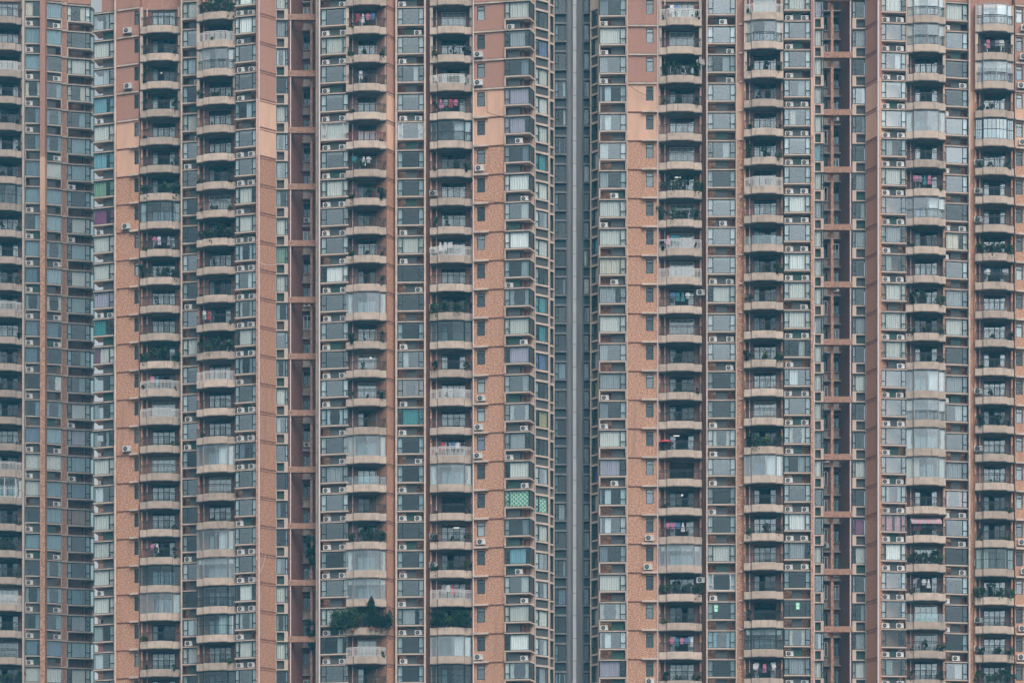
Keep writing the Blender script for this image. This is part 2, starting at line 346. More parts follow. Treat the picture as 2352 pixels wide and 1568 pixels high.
# ------------------------------------------------------------------ facade columns
STACK = {}
def core(c, j0, j1, dback, dfront, m=None, u0=0, u1=None, name='wall'):
    pass
def endcaps(mb, c, d0, d1, u0=.002, u1=None, low='mosaic'):
    """plain wall above the modelled storeys and below them down to the ground (in tower z, object at slab 0)"""
    u1 = c.W - .002 if u1 is None else u1; T = c.T
    mb.box(u0, u1, d0, d1, -PITCH * T.js[0] + .16, -PITCH * T.js[0] + TOPS, 'pinktile')
    mb.box(u0, u1, d0, d1, -T.z0, -PITCH * (T.js[-1] + 1) - .2, 'mosaic')
def bay(T, x0, x1, y0, y1, codes, acs, name, kind='bay_window', style='bay3', ls=.19, rs=.19, depth=.5, ext=None, niche='brick', wn=None, acphrase='', white=(), ledgem='trim', greenp=.22, lou=(.30, .74)):
    c = Col(T, x0, x1, y0, y1, depth + .05); W = c.W; wt, wb = -.13, -1.86
    L_, R_ = (ls * W if ls else 0), (rs * W if rs else 0)
    wall = MB()      # side walls, spandrel backs, dark backing for unlit rooms
    top, bot = -PITCH * T.js[0] + .12, -PITCH * (T.js[-1] + 1)
    n0 = .37 * W if style == 'overhang' else 0
    wall.box(n0 + .002, n0 + .05, -2.6, -.02, bot, top, 'dark_and_shaded_brick'); wall.box(W - .05, W - .002, -2.6, -.02, bot, top, 'dark_and_shaded_brick')
    wall.box(n0 + .052, W - .052, -2.6, -1.3, bot, top, 'room_shade')
    off = .003
    nb = niche_u = 0.0
    if style == 'overhang': nb = .37 * W
    if style == 'overhang_r': nb = .02
    for j in T.js:
        z = -PITCH * j
        bm_ = 'dark_and_shaded_brick' if niche == 'dark' else {'pinktile': 'dark_and_shaded_brick', 'plaster': 'beam', 'mosaic': 'mosaic'}[wallmat(T, j)]
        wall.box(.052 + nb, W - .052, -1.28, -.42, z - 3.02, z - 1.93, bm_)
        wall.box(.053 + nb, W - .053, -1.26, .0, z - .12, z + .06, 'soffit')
        if n0: wall.box(.01, n0, -1.0, -.002, z - .12, z + .04, 'trim'); wall.box(.01, n0, -1.0, -.003, z - 2.0, z - 1.87, 'trim')
    endcaps(wall, c, -2.6, .35, u0=n0 + .002)
    c.put('wall', wall.mesh('bay_wall'), 0)
    sp = MB(); 
    for j, code in zip(T.js, codes):
        wh = j in white
        fr, gs = window_meshes(W, style, wt, wb, L_, R_, depth, wh, ledgem)
        o = c.put(kind, fr, j)
        gm = gmat(code, T)
        link('glass', gs[gm], o)
        cm = curtain_mesh(W, code, wt, wb, name, depth - .17, (L_, R_))
        if cm: link('curtain', cm, o)
        if style != 'overhang_r' or True:
            lw = (lou[1] - lou[0]) * W
            link('louver', louver_mesh(lw, .86, rnd.random() < greenp), o, (lou[0] * W, -.18, -2.91))
    # side cheeks of the bay (return glass and the frame round the niche)
    ck = MB()
    for j in T.js:
        z = -PITCH * j
        if style in ('overhang', 'frame_r', 'bay3', 'frame_l'):
            if style in ('overhang', 'frame_r'): ck.box(W - .11, W + .02, 0, depth + .055, z - 2.93, z - 1.995, 'trim')
            if style in ('frame_l', 'frame_r'): ck.box(-.02, .11, 0, depth + .055, z - 2.93, z - 1.995, 'trim')
    if ck.f: c.put('niche_frame', ck.mesh('niche_frame'), 0)
    for j, a in zip(T.js, acs):
        if a in '. ': continue
        ph = '%s storey, %s' % (nth(j), acphrase or name)
        if a in 'LB': ac(c, j, .06 + nb * .2 + rnd.uniform(0, .12) * W * .5, .0 + rnd.uniform(0, .12), -2.93, ('white air conditioner, left in niche, ' + ph), s=.95)
        if a in 'RB': ac(c, j, W - .9 - rnd.uniform(0, .10) * W * .5, .0 + rnd.uniform(0, .12), -2.93, ('white air conditioner, right in niche, ' + ph), s=.95)
        if a == 'M': ac(c, j, W * .42, .2, -2.93, ('white air conditioner, mid niche, ' + ph), s=.95)
    return c
def strip(T, x0, x1, y, d0, d1, m=None, name='pier', zone=False, pipe=False, bandm=None, y1=None):
    c = Col(T, x0, x1, y, y if y1 is None else y1); mb = MB(); top, bot = -PITCH * T.js[0] + TOPS, -T.z0
    if pipe:
        r = c.W / 2; mb.tube((r, -r, bot), (r, -r, top), r, m, 8)
        for j in T.js: mb.tube((r, -r, -PITCH * j - .5), (r, -r, -PITCH * j - .42), r * 1.25, m, 8)
        mb2 = None
    elif zone:
        mb.box(.002, c.W - .002, d0, d1, -PITCH * T.js[0], top, 'pinktile')
        for j in T.js: mb.box(.002, c.W - .002, d0, d1, -PITCH * (j + 1), -PITCH * j, m if m else ('fintile' if bandm and wallmat(T, j) == 'mosaic' else wallmat(T, j)))
        mb.box(.002, c.W - .002, d0, d1, bot, -PITCH * (T.js[-1] + 1), 'mosaic')
        if bandm:
            for j in T.js: mb.box(-.005, c.W + .005, d1 - .1, d1 + .035, -PITCH * j - .08, -PITCH * j + .05, bandm); mb.box(-.005, c.W + .005, d1 - .1, d1 + .03, -PITCH * j - .30, -PITCH * j - .24, bandm)
    else: mb.box(.002, c.W - .002, d0, d1, bot, top, m)
    c.put(name, mb.mesh(name), 0); return c
def brickwall(T, x0, x1, y0, y1, bx0, bx1, codes, name, acj=(), acx=None, acw=-2.75):
    c = Col(T, x0, x1, y0, y1); W = c.W; mb = MB(); b0, b1 = c.U(bx0), c.U(bx1); wt, wb = -.28, -1.78
    top, bot = -PITCH * T.js[0] + TOPS, -T.z0
    mb.box(.002, W - .002, -3, 0, -PITCH * T.js[0], top, 'pinktile'); mb.box(.002, W - .002, -3, 0, bot, -PITCH * (T.js[-1] + 1), 'mosaic')
    mb.box(b0 - .02, b1 + .02, -3, -.35, -PITCH * (T.js[-1] + 1), -PITCH * T.js[0], 'room_shade')
    for j in T.js:
        z = -PITCH * j; m = wallmat(T, j)
        mb.box(.002, b0, -.34, 0, z - 3, z, m); mb.box(b1, W - .002, -.34, 0, z - 3, z, m)
        mb.box(b0, b1, -.34, 0, z + wt, z, m); mb.box(b0, b1, -.34, 0, z - 3, z + wb, m)
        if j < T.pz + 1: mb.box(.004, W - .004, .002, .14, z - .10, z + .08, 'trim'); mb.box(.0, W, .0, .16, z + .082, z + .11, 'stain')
        else:
            mb.box(.004, W - .004, .002, .05, z - .05, z + .09, 'pinktile'); mb.box(.004, W - .004, .052, .09, z + .0, z + .05, 'dark_and_shaded_brick')
            mb.box(b0 - .45 if b0 > W * .4 else .004, (b1 + .4) if b0 < W * .4 else W - .004, .092, .34, z - .1, z + .11, 'trim')
    c.put('brick_wall', mb.mesh('brick_wall'), 0)
    for j, code in zip(T.js, codes):
        fr, gs = window_meshes(b1 - b0, 'top', wt, wb, 0, 0, -.06, False, head=False)
        o = c.put('bathroom_window', fr, j); o.location = c.loc(j, b0, 0, 0)
        link('glass', gs['glass_dark' if code == 'd' else 'glass_sky'], o)
        if code in 'wWks':
            q = MB(); q.box(.06, b1 - b0 - .06, -.22, -.2, wb + .1, wt - .46, 'curtain_' + code); link('blind', q.mesh('blind'), o)
    for j in acj:
        ac(c, j, c.U(acx) + rnd.uniform(-.15, .25), .03, acw + rnd.uniform(-.05, .08), 'white air conditioner bracketed on brick, %s storey, %s' % (nth(j), name), bracket=True, s=1.08)
    return c

# ---- balconies
def plan(W, dz=0):
    k = [(0, -.35), (.06 * W, -.30), (.17 * W, -.26), (.195 * W, -.06), (.35 * W, .02), (.52 * W, .04), (.68 * W, .02), (.80 * W, -.06), (.825 * W, -.26), (.95 * W, -.31), (W, -.40)]
    return [(u, d + dz) for (u, d) in k]
_bal = {}
def bal_meshes(W):
    k = round(W, 2)
    if k in _bal: return _bal[k]
    r = {}; P = plan(W); back = -1.15
    # parapet and floor slab (bottom at 0 = the floor line below)
    mb = MB(); H = .74
    outer = P; inner = [(min(max(u, .1), W - .1), d - .12) for (u, d) in P]
    n = len(P)
    for i in range(n - 1):
        (a, b), (e, f) = outer[i], outer[i + 1]; (g, h), (p, q) = inner[i], inner[i + 1]
        mb.face([(a, -b, 0), (e, -f, 0), (e, -f, H), (a, -b, H)], 'parapet')
        mb.face([(g, -h, .12), (p, -q, .12), (p, -q, H), (g, -h, H)], 'parapet')
        mb.face([(a, -b, H), (e, -f, H), (p, -q, H), (g, -h, H)], 'parapet')
    for u0, u1, dd in ((0, .1, P[0][1]), (W - .1, W, P[-1][1])): mb.box(u0, u1, back, dd - .002, .0, H, 'parapet')
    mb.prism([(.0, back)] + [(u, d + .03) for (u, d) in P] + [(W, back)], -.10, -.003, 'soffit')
    mb.prism([(.002, back)] + [(u, d - .004) for (u, d) in P] + [(W - .002, back)], .002, .12, 'concrete')
    low = [(u, d + .055) for (u, d) in P]
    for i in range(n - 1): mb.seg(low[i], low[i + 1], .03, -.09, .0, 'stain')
    r['parapet'] = mb.mesh('balcony_parapet')
    Q = [(min(max(u, .05), W - .05), d - .06) for (u, d) in P]
    for nm, m in (('black', 'rail_black'), ('white', 'rail_white'), ('red', 'rail_red')):
        mb = MB(); t = H + .98
        for i in range(n - 1):
            mb.seg(Q[i], Q[i + 1], .06, t - .06, t, m); mb.seg(Q[i], Q[i + 1], .035, t - .22, t - .18, m); mb.seg(Q[i], Q[i + 1], .035, H + .06, H + .09, m)
        l = [0]
        for i in range(n - 1): l.append(l[-1] + math.dist(Q[i], Q[i + 1]))
        N = int(l[-1] / .145)
        for q in range(N + 1):
            s_ = l[-1] * q / N; i = max(k_ for k_ in range(n - 1) if l[k_] <= s_ + 1e-9); f = (s_ - l[i]) / (l[i + 1] - l[i]); u = Q[i][0] + (Q[i + 1][0] - Q[i][0]) * f; d = Q[i][1] + (Q[i + 1][1] - Q[i][1]) * f
            th = .05 if q % 7 == 0 else (.032 if nm != 'white' else .045)
            mb.box(u - th / 2, u + th / 2, d - th / 2, d + th / 2, H, t - .05, m)
        r['rail_' + nm] = mb.mesh('railing_' + nm)
    mb = MB()
    for i in range(n - 1): mb.seg(Q[i], Q[i + 1], .02, H + .04, H + .9, 'glass_clear'); mb.seg(Q[i], Q[i + 1], .045, H + .9, H + .94, 'rail_black')
    r['rail_glass'] = mb.mesh('glass_balustrade')
    for nm, fm, gm in (('G', 'frame', 'glass_dark'), ('H', 'metal_grey', 'glass_sky'), ('B', 'rail_black', 'glass_blue'), ('N', 'frame_white', 'glass_curtain')):
        mb = MB(); gb = MB(); t = 2.88
        seq = [0, 2, 3, 5, 7, 8, 10]
        for i in seq:
            u, d = Q[i]; th = .07 if nm != 'B' else .06; mb.box(u - th / 2, u + th / 2, d - th / 2, d + th / 2, H, t, fm)
        for a, b in zip(seq, seq[1:]):
            (p0, p1), (q0, q1) = Q[a], Q[b]; mb.seg(Q[a], Q[b], .06, t - .08, t, fm); mb.seg(Q[a], Q[b], .06, H, H + .06, fm)
            if nm in 'GNB': mb.seg(Q[a], Q[b], .045, 1.72, 1.77, fm)
            if nm == 'B':
                for f in (.33, .66): mb.box(p0 + (q0 - p0) * f - .02, p0 + (q0 - p0) * f + .02, p1 + (q1 - p1) * f - .02, p1 + (q1 - p1) * f + .02, H, t, fm)
            gb.face([(p0, -p1 + .005, H + .03), (q0, -q1 + .005, H + .03), (q0, -q1 + .005, t - .03), (p0, -p1 + .005, t - .03)], gm)
        r['gl_' + nm] = (mb.mesh('glazing_frame'), gb.mesh('glazing_glass'))
    for v in range(5):
        mb = MB(); cc = rnd.choice(['curtain_w', 'curtain_W', 'curtain_e']); a = .2 * W
        if v == 0: wavy(mb, .14, .14 + a, -.5, H + .05, 2.8, cc); wavy(mb, W - a, W - .14, -.5, H + .05, 2.8, cc)
        elif v == 1: wavy(mb, .58 * W, W - .25, -.42, H + .05, 2.8, 'curtain_W')
        elif v == 2: wavy(mb, .14, .14 + a * .7, -.5, H + .05, 2.8, 'curtain_W', gather=.3); wavy(mb, W - a * .7, W - .14, -.5, H + .05, 2.8, 'curtain_e', gather=-.3)
        elif v == 3: wavy(mb, .14, W * .34, -.5, H + .05, 2.8, 'curtain_B' if rnd.random() < .3 else 'curtain_e'); wavy(mb, W * .78, W - .14, -.5, H + .05, 2.8, 'curtain_w')
        else: wavy(mb, .25, W - .25, -.42, 2.3, 2.8, 'curtain_w')
        r['cur%d' % v] = mb.mesh('glazing_curtain')
    for q, u in enumerate((0.0, W - .30)):
        mb = MB(); mb.box(u, u + .30, -.72, -.37 if q == 0 else -.42, H + .002, 2.89, 'parapet'); r['column%d' % q] = mb.mesh('balcony_column')
    # doors, in four states
    for v in range(6):
        mb = MB(); a, b = .27 * W, .83 * W; h0, h1 = .125, 2.76; fm = 'frame_white' if v in (2,) else 'frame'; dd = back - .12
        mb.box(a, b, dd - .05, dd + .03, h1 - .07, h1, fm); np_ = 4; pw = (b - a) / np_
        for i in range(np_ + 1): mb.box(a + pw * i - .035, a + pw * i + .035, dd - .05, dd + .025, h0, h1 - .07, fm)
        opened = {0: (), 1: (1,), 2: (), 3: (2, 1), 4: (2,), 5: (0, 1, 2, 3)}[v]
        for i in range(np_):
            if i in opened: continue
            mb.face([(a + pw * i, -dd + .02, h0), (a + pw * (i + 1), -dd + .02, h0), (a + pw * (i + 1), -dd + .02, h1 - .07), (a + pw * i, -dd + .02, h1 - .07)], 'glass_dark' if v in (1, 4) else 'glass_sky')
            if v in (2, 3) or (v == 0 and i != 2) or (v in (1, 4) and i in (0,)): wavy(mb, a + pw * i + .04, a + pw * (i + 1) - .04, dd - .12, h0 + .05, h1 - (.10 if v != 0 else .5), 'curtain_w' if v != 4 else 'curtain_s', amp=.02)
        r['door%d' % v] = mb.mesh('sliding_door')
    _bal[k] = r; return r

def leaf_mesh(name, rad, n, leaf, mats, seed, trunk=0, cone=False, droop=0):
    rr = random.Random(seed); mb = MB()
    cl = []
    for _ in range(max(4, n // 34)):
        a, b_, c_ = rr.uniform(-1, 1), rr.uniform(-1, 1), rr.uniform(-1, 1); cl.append((a * rad[0] * .75, b_ * rad[1] * .75, c_ * rad[2] * .75, rr.uniform(.22, .42) * min(rad) * 1.5))
    for i in range(n):
        cx, cy, cz, cr = rr.choice(cl); v = Vector((rr.gauss(0, 1), rr.gauss(0, 1), rr.gauss(0, 1))).normalized() * cr * rr.random() ** .4
        p = Vector((cx, cy, cz)) + v
        if cone: t = max(.05, 1 - (p.z + rad[2]) / (2 * rad[2])); p.x *= t * 1.3; p.y *= t * 1.3
        if droop and rr.random() < .25: p.z -= rr.random() * droop
        nrm = Vector((rr.gauss(0, 1), rr.gauss(0, 1) - .3, rr.gauss(0, 1) + .5)).normalized(); o = nrm.orthogonal().normalized() * leaf * rr.uniform(.6, 1.3); q = nrm.cross(o).normalized() * leaf * rr.uniform(.35, .8)
        mb.face([tuple(p - o), tuple(p + q * .9), tuple(p + o), tuple(p - q)], mats[0] if rr.random() < .6 else rr.choice(mats[1:]))
    if trunk:
        for cx, cy, cz, cr in cl[:5]: mb.tube((0, 0, -rad[2] - trunk), (cx * .8, cy * .8, cz), .02, 'bark', 5)
    return mb.mesh(name)
LM = [leaf_mesh('foliage', (.50, .28, .42), 330, .085, ['leaf_dark', 'leaf_mid', 'leaf_mid'], 1, .1), leaf_mesh('foliage', (.38, .26, .60), 300, .08, ['leaf_dark', 'leaf_mid', 'leaf_yellow'], 2, .15),
      leaf_mesh('foliage', (.62, .28, .30), 330, .075, ['leaf_mid', 'leaf_dark', 'leaf_yellow'], 3, .05, droop=.7), leaf_mesh('foliage', (.30, .22, .30), 160, .07, ['leaf_mid', 'leaf_dark'], 4, .1),
      leaf_mesh('foliage', (.30, .25, .75), 260, .09, ['leaf_dark', 'leaf_mid'], 5, .1), leaf_mesh('foliage', (.45, .3, .35), 220, .09, ['leaf_yellow', 'leaf_mid', 'leaf_dark'], 6, .2)]
LH = [.42, .60, .30, .30, .75, .35]
def pot(m):
    mb = MB(); mb.lathe([(.13, 0), (.17, .26), (.185, .26), (.185, .30), (.15, .30), (.14, .25)], m, 10); return mb.mesh('pot')
POTS = [pot('pot_clay'), pot('pot_white')]
LDESC = ['bushy dark green', 'tall leafy', 'trailing green', 'small round green', 'slim upright dark', 'pale green']
def plant(c, j, u, d, w_, where, kind=None, s=1.0):
    k = rnd.randrange(6) if kind is None else kind
    o = thing('potted_plant', None, '%s plant %s, %s storey, %s' % (LDESC[k], where, nth(j), c.name), 'plant', c.loc(j + 1, u, d, w_), c.rz + rnd.uniform(-.3, .3), 'potted plants on the balconies')
    link('pot', POTS[rnd.random() < .3], o); f = link('foliage', LM[k], o, (0, 0, .3 + LH[k] * s), rnd.uniform(0, 6)); f.scale = (s, s, s); return o

def cloth(kind, m):
    mb = MB(); t = .02
    def slab(poly):
        n = len(poly)
        for y in (-t, t): mb.face([(u, y + .02 * math.sin(u * 20), w_) for (u, w_) in poly][::(1 if y < 0 else -1)], m)
        for i in range(n): (a, b), (e, f) = poly[i], poly[(i + 1) % n]; mb.face([(a, -t + .02 * math.sin(a * 20), b), (e, -t + .02 * math.sin(e * 20), f), (e, t + .02 * math.sin(e * 20), f), (a, t + .02 * math.sin(a * 20), b)], m)
    if kind == 'shirt': slab([(-.08, 0), (.08, 0), (.17, -.05), (.30, -.32), (.22, -.36), (.17, -.2), (.18, -.66), (-.18, -.66), (-.17, -.2), (-.22, -.36), (-.30, -.32), (-.17, -.05)])
    elif kind == 'trousers': slab([(-.17, 0), (.17, 0), (.20, -.9), (.05, -.9), (0, -.35), (-.05, -.9), (-.20, -.9)])
    elif kind == 'towel': slab([(-.25, 0), (.25, 0), (.26, -.6), (-.02, -.63), (-.25, -.6)])
    else: slab([(-.07, 0), (.07, 0), (.12, -.3), (.22, -.95), (-.22, -.95), (-.12, -.3)])
    return mb.mesh(kind)
CLOTH = {}
def garment(c, j, u, kind, col, where, d=-.62, w_=2.3):
    if (kind, col) not in CLOTH: CLOTH[(kind, col)] = cloth(kind, 'cloth_' + col)
    thing('hanging_' + kind, CLOTH[(kind, col)], '%s %s hung to dry %s, %s storey, %s' % (col, kind, where, nth(j), c.name), 'laundry', c.loc(j + 1, u, d, w_), c.rz + rnd.uniform(-.25, .25), 'laundry drying on the balconies')

RAILC = {}
def balcony(T, x0, x1, y0, y1, codes, name, white=(), leftac=(), rightac=(), lacx=None):
    c = Col(T, x0, x1, y0, y1); c.name = name; W = c.W; B = bal_meshes(W); back = -1.15
    wall = MB(); top, bot = -PITCH * T.js[0] + TOPS, -T.z0
    a, b = .27 * W, .83 * W
    wall.box(.002, W - .002, -4, -1.2, -PITCH * T.js[0] - .05, top, 'pinktile'); wall.box(.002, W - .002, -4, -.6, bot, -PITCH * (T.js[-1] + 1) - .15, 'mosaic')
    wall.box(a - .05, b + .05, -4, -3.2, -PITCH * (T.js[-1] + 1), -PITCH * T.js[0], 'room_shade')
    for j in T.js:
        z = -PITCH * j - 3; m = wallmat(T, j)
        dm = 'dark_and_shaded_brick' if j % 3 else {'pinktile': 'dark_and_shaded_brick', 'plaster': 'pinktile', 'mosaic': 'pinktile'}[m]  # balcony interior shade put into darker wall tones than outside
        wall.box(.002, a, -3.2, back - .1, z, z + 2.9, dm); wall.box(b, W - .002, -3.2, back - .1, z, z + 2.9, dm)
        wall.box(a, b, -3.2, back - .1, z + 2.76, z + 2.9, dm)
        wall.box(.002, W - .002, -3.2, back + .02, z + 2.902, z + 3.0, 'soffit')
        # side piers that carry the balcony
        wall.box(.01, .20, back - .1, -.78, z + .12, z + 2.9, m); wall.box(W - .20, W - .01, back - .1, -.78, z + .12, z + 2.9, m)
    c.put('balcony_wall', wall.mesh('balcony_wall'), 0)
    pm = MB(); pm.tube((W * .15, .95, bot + 3), (W * .15, .95, -PITCH * T.js[0]), .05, 'pipe', 6); c.put('drain_pipe', pm.mesh('drain_pipe'), 0)
    for j, code in zip(T.js, codes):
        o = link('balcony', B['parapet'], T.o, c.loc(j + 1), c.rz)
        dv = 3 if code in 'LdU' else rnd.choice([0, 0, 1, 4, 3, 0, 2])
        if code == 'd': dv = 5
        link('sliding_door', B['door%d' % dv], o)
        if code not in 'GHBN' or rnd.random() < .35 or j < 2:
            rk = 'rail_white' if code in 'WM' else 'rail_red' if code == 'r' else 'rail_glass' if code == 'g' else 'rail_black'
            if not (code in 'HB' and j > 14): link('railing', B[rk], o)
        if code in 'GHBN':
            fr, gl = B['gl_' + code]; g = link('glazing', fr, o); link('glass', gl, g)if False else link('glazing_glass', gl, o)
            if code in 'HN' or (code == 'G' and rnd.random() < .3): link('curtain', B['cur%d' % rnd.randrange(5)], o)
        if j < T.pz - 0 and code != 'Z': link('balcony_column', B['column0'], o); link('balcony_column', B['column1'], o)
        fl = .12
        if code in 'PT' or code == 'Q':
            n = 5
            wh = ['at left end of the balcony', 'left of centre on the balcony', 'right of centre on the balcony', 'at right end of the balcony', 'in the middle of the balcony']
            us = [.12, .37, .63, .88, .5]
            for q in range(n):
                if code == 'P' and rnd.random() < .08: continue
                plant(c, j, W * us[q] + rnd.uniform(-.1, .1), -.40 + (.1 if 0 < q < 3 else -.1), .55 + fl if code != 'P' else .45 + fl, wh[q], kind=rnd.choice([0, 2, 5, 0, 1]) if code == 'P' else rnd.choice([0, 1, 5]), s=rnd.uniform(1.35, 1.8) if code == 'P' else 1.5)
        if code in 'p':
            for q, (uu, wh) in enumerate(((.13, 'at left end of the balcony'), (.5, 'mid balcony'), (.87, 'at right end of the balcony'))):
                if rnd.random() < .85: plant(c, j, W * uu + rnd.uniform(-.3, .3) * (q == 1), -.42 if q != 1 else -.3, fl + .25, wh, kind=rnd.choice([0, 3, 2, 5, 4, 1]), s=rnd.uniform(1.0, 1.45))
        elif code in 'oLMWdr':
            for uu, wh in ((.14, 'in the left balcony corner'), (.86, 'in the right balcony corner'), (.4, 'behind the railing near centre')):
                if rnd.random() < .32: plant(c, j, W * uu, -.45, fl + .12, wh, kind=rnd.choice([3, 0, 1, 4, 5]), s=rnd.uniform(.9, 1.3))
        if code in 'LM':
            n = rnd.choice([3, 4, 5]); mb = MB(); mb.tube((.3, .78, 2.34), (W - .3, .78, 2.34), .015, 'metal_grey', 5); link('clothes_rail', mb.mesh('clothes_rail'), o)
            st = .18 + rnd.random() * .2; cols = ['white', 'grey', 'dark', 'blue', 'white', 'pink', 'red', 'teal']
            wh = ['leftmost in its row', 'second in its row', 'third in its row', 'fourth in its row', 'fifth in its row']
            ks = ['shirt', 'trousers', 'towel', 'dress', 'shirt']; rnd.shuffle(ks)
            for q in range(n): garment(c, j, W * (st + q * .115), ks[q % 5], 'pink' if (j == 17 and q < 2) else rnd.choice(cols), wh[q], w_=2.33)
        if j in leftac: ac(c, j, -.05, -.9, 1.15, 'white air conditioner hung left of balcony, %s storey, %s' % (nth(j), name), bracket=True, s=1.05)
        if j in rightac: ac(c, j, W - .55, -.85, 2.0, 'white air conditioner hung right of balcony, %s storey, %s' % (nth(j), name), bracket=True, s=1.05)
    return c

def boxcol(T, x0, x1, y0, y1, codes, name, side='r', kind='box_window'):
    """narrow column: a small bay window over a framed louvre box"""
    c = Col(T, x0, x1, y0, y1, .5); W = c.W; d = .45; wt, wb = -.1, -1.84
    wall = MB(); top, bot = -PITCH * T.js[0] + .1, -PITCH * (T.js[-1] + 1)
    wall.box(.002, W - .002, -3, -.7, bot, top, 'room_shade'); endcaps(wall, c, -3, .3)
    for j in T.js:
        z = -PITCH * j
        wall.box(.004, W - .004, -.69, 0, z - 3.0, z - 1.9, 'concrete'); wall.box(.006, W - .006, -.69, .0, z - .1, z, 'soffit')
    c.put('wall', wall.mesh('bay_wall'), 0)
    mb = MB(); f0, f1 = (.02, W * .68) if side == 'r' else (W * .28, W - .02)
    mb.box(0, W, 0, d + .05, -1.98, wb - .003, 'trim'); mb.box(0, W, 0, d + .05, -3.0, -2.88, 'trim')
    if side == 'r': mb.box(f1, W, 0, d + .05, -2.88, -1.98, 'trim'); mb.box(0, .05, 0, d + .048, -2.88, -1.98, 'trim')
    else: mb.box(0, f0, 0, d + .05, -2.88, -1.98, 'trim'); mb.box(W - .05, W, 0, d + .048, -2.88, -1.98, 'trim')
    box = mb.mesh('louver_box')
    for j, code in zip(T.js, codes):
        fr, gs = window_meshes(W, 'plain', wt, wb, 0 if side == 'r' else .22 * W, .22 * W if side == 'r' else 0, d, False, head=False)
        o = c.put(kind, fr, j); link('louver_box', box, o); link('glass', gs[gmat(code, T)], o)
        link('louver', louver_mesh(f1 - f0 - .06, .88, rnd.random() < .3), o, (f0 + .03, -.2, -2.87))
        cm = curtain_mesh(W, code, wt, wb, name, d - .17, (0, .22 * W) if side == 'r' else (.22 * W, 0))
        if cm: link('curtain', cm, o)
    return c
def gridcol(T, x0, x1, y0, y1, codes, name, m='trim', kind='side_window', edge=.12, gl=None, low=True):
    """flat grid of tall windows over short louvred openings framed in concrete"""
    c = Col(T, x0, x1, y0, y1); W = c.W; wt, wb = -.12, -1.86; e = min(edge, W * .12)
    wall = MB(); top, bot = -PITCH * T.js[0] + TOPS, -T.z0
    wall.box(.002, e, -1.5, 0, bot, top, m); wall.box(W - e, W - .002, -1.5, 0, bot, top, m); wall.box(e, W - e, -3, -.9, -PITCH * (T.js[-1] + 1), top - TOPS, 'room_shade')
    wall.box(e, W - e, -1.5, -.02, top - TOPS + .1, top, m); wall.box(e, W - e, -1.5, -.02, bot, -PITCH * (T.js[-1] + 1) - .1, m)
    for j in T.js:
        z = -PITCH * j; wall.box(e, W - e, -.6, -.012, z - .12, z + .10, m); wall.box(e, W - e, -.6, -.013, z - 2.04, z - 1.86, m)
        wall.box(e + .001, W - e - .001, -.62, -.3, z - 2.9, z - 2.04, ('spandrel' if T.name == 'grey_tower' else 'louver') if low else m)
    c.put('wall', wall.mesh('grid_wall'), 0)
    for j, code in zip(T.js, codes):
        w_ = W - 2 * e; fr, gs = window_meshes(w_, 'plain', wt, wb, .3 * w_ if W > 1.1 else 0, 0, -.12, False, head=False)
        o = c.put(kind, fr, j); o.location = c.loc(j, e); link('glass', gs[gmat(code, T)], o)
        cm = curtain_mesh(w_, code, wt, wb, name, -.28, (.3 * w_ if W > 1.1 else 0, 0))
        if cm: link('curtain', cm, o)
        if low and T.name != 'grey_tower' and rnd.random() < .9: link('louver', louver_mesh(w_, .82, False), o, (0, .26, -2.88))
    return c
def fin(T, x0, x1, y0, y1):
    return strip(T, x0, x1, y0, -3, 0, None, 'brick_wall', True, bandm='dark_and_shaded_brick', y1=y1)
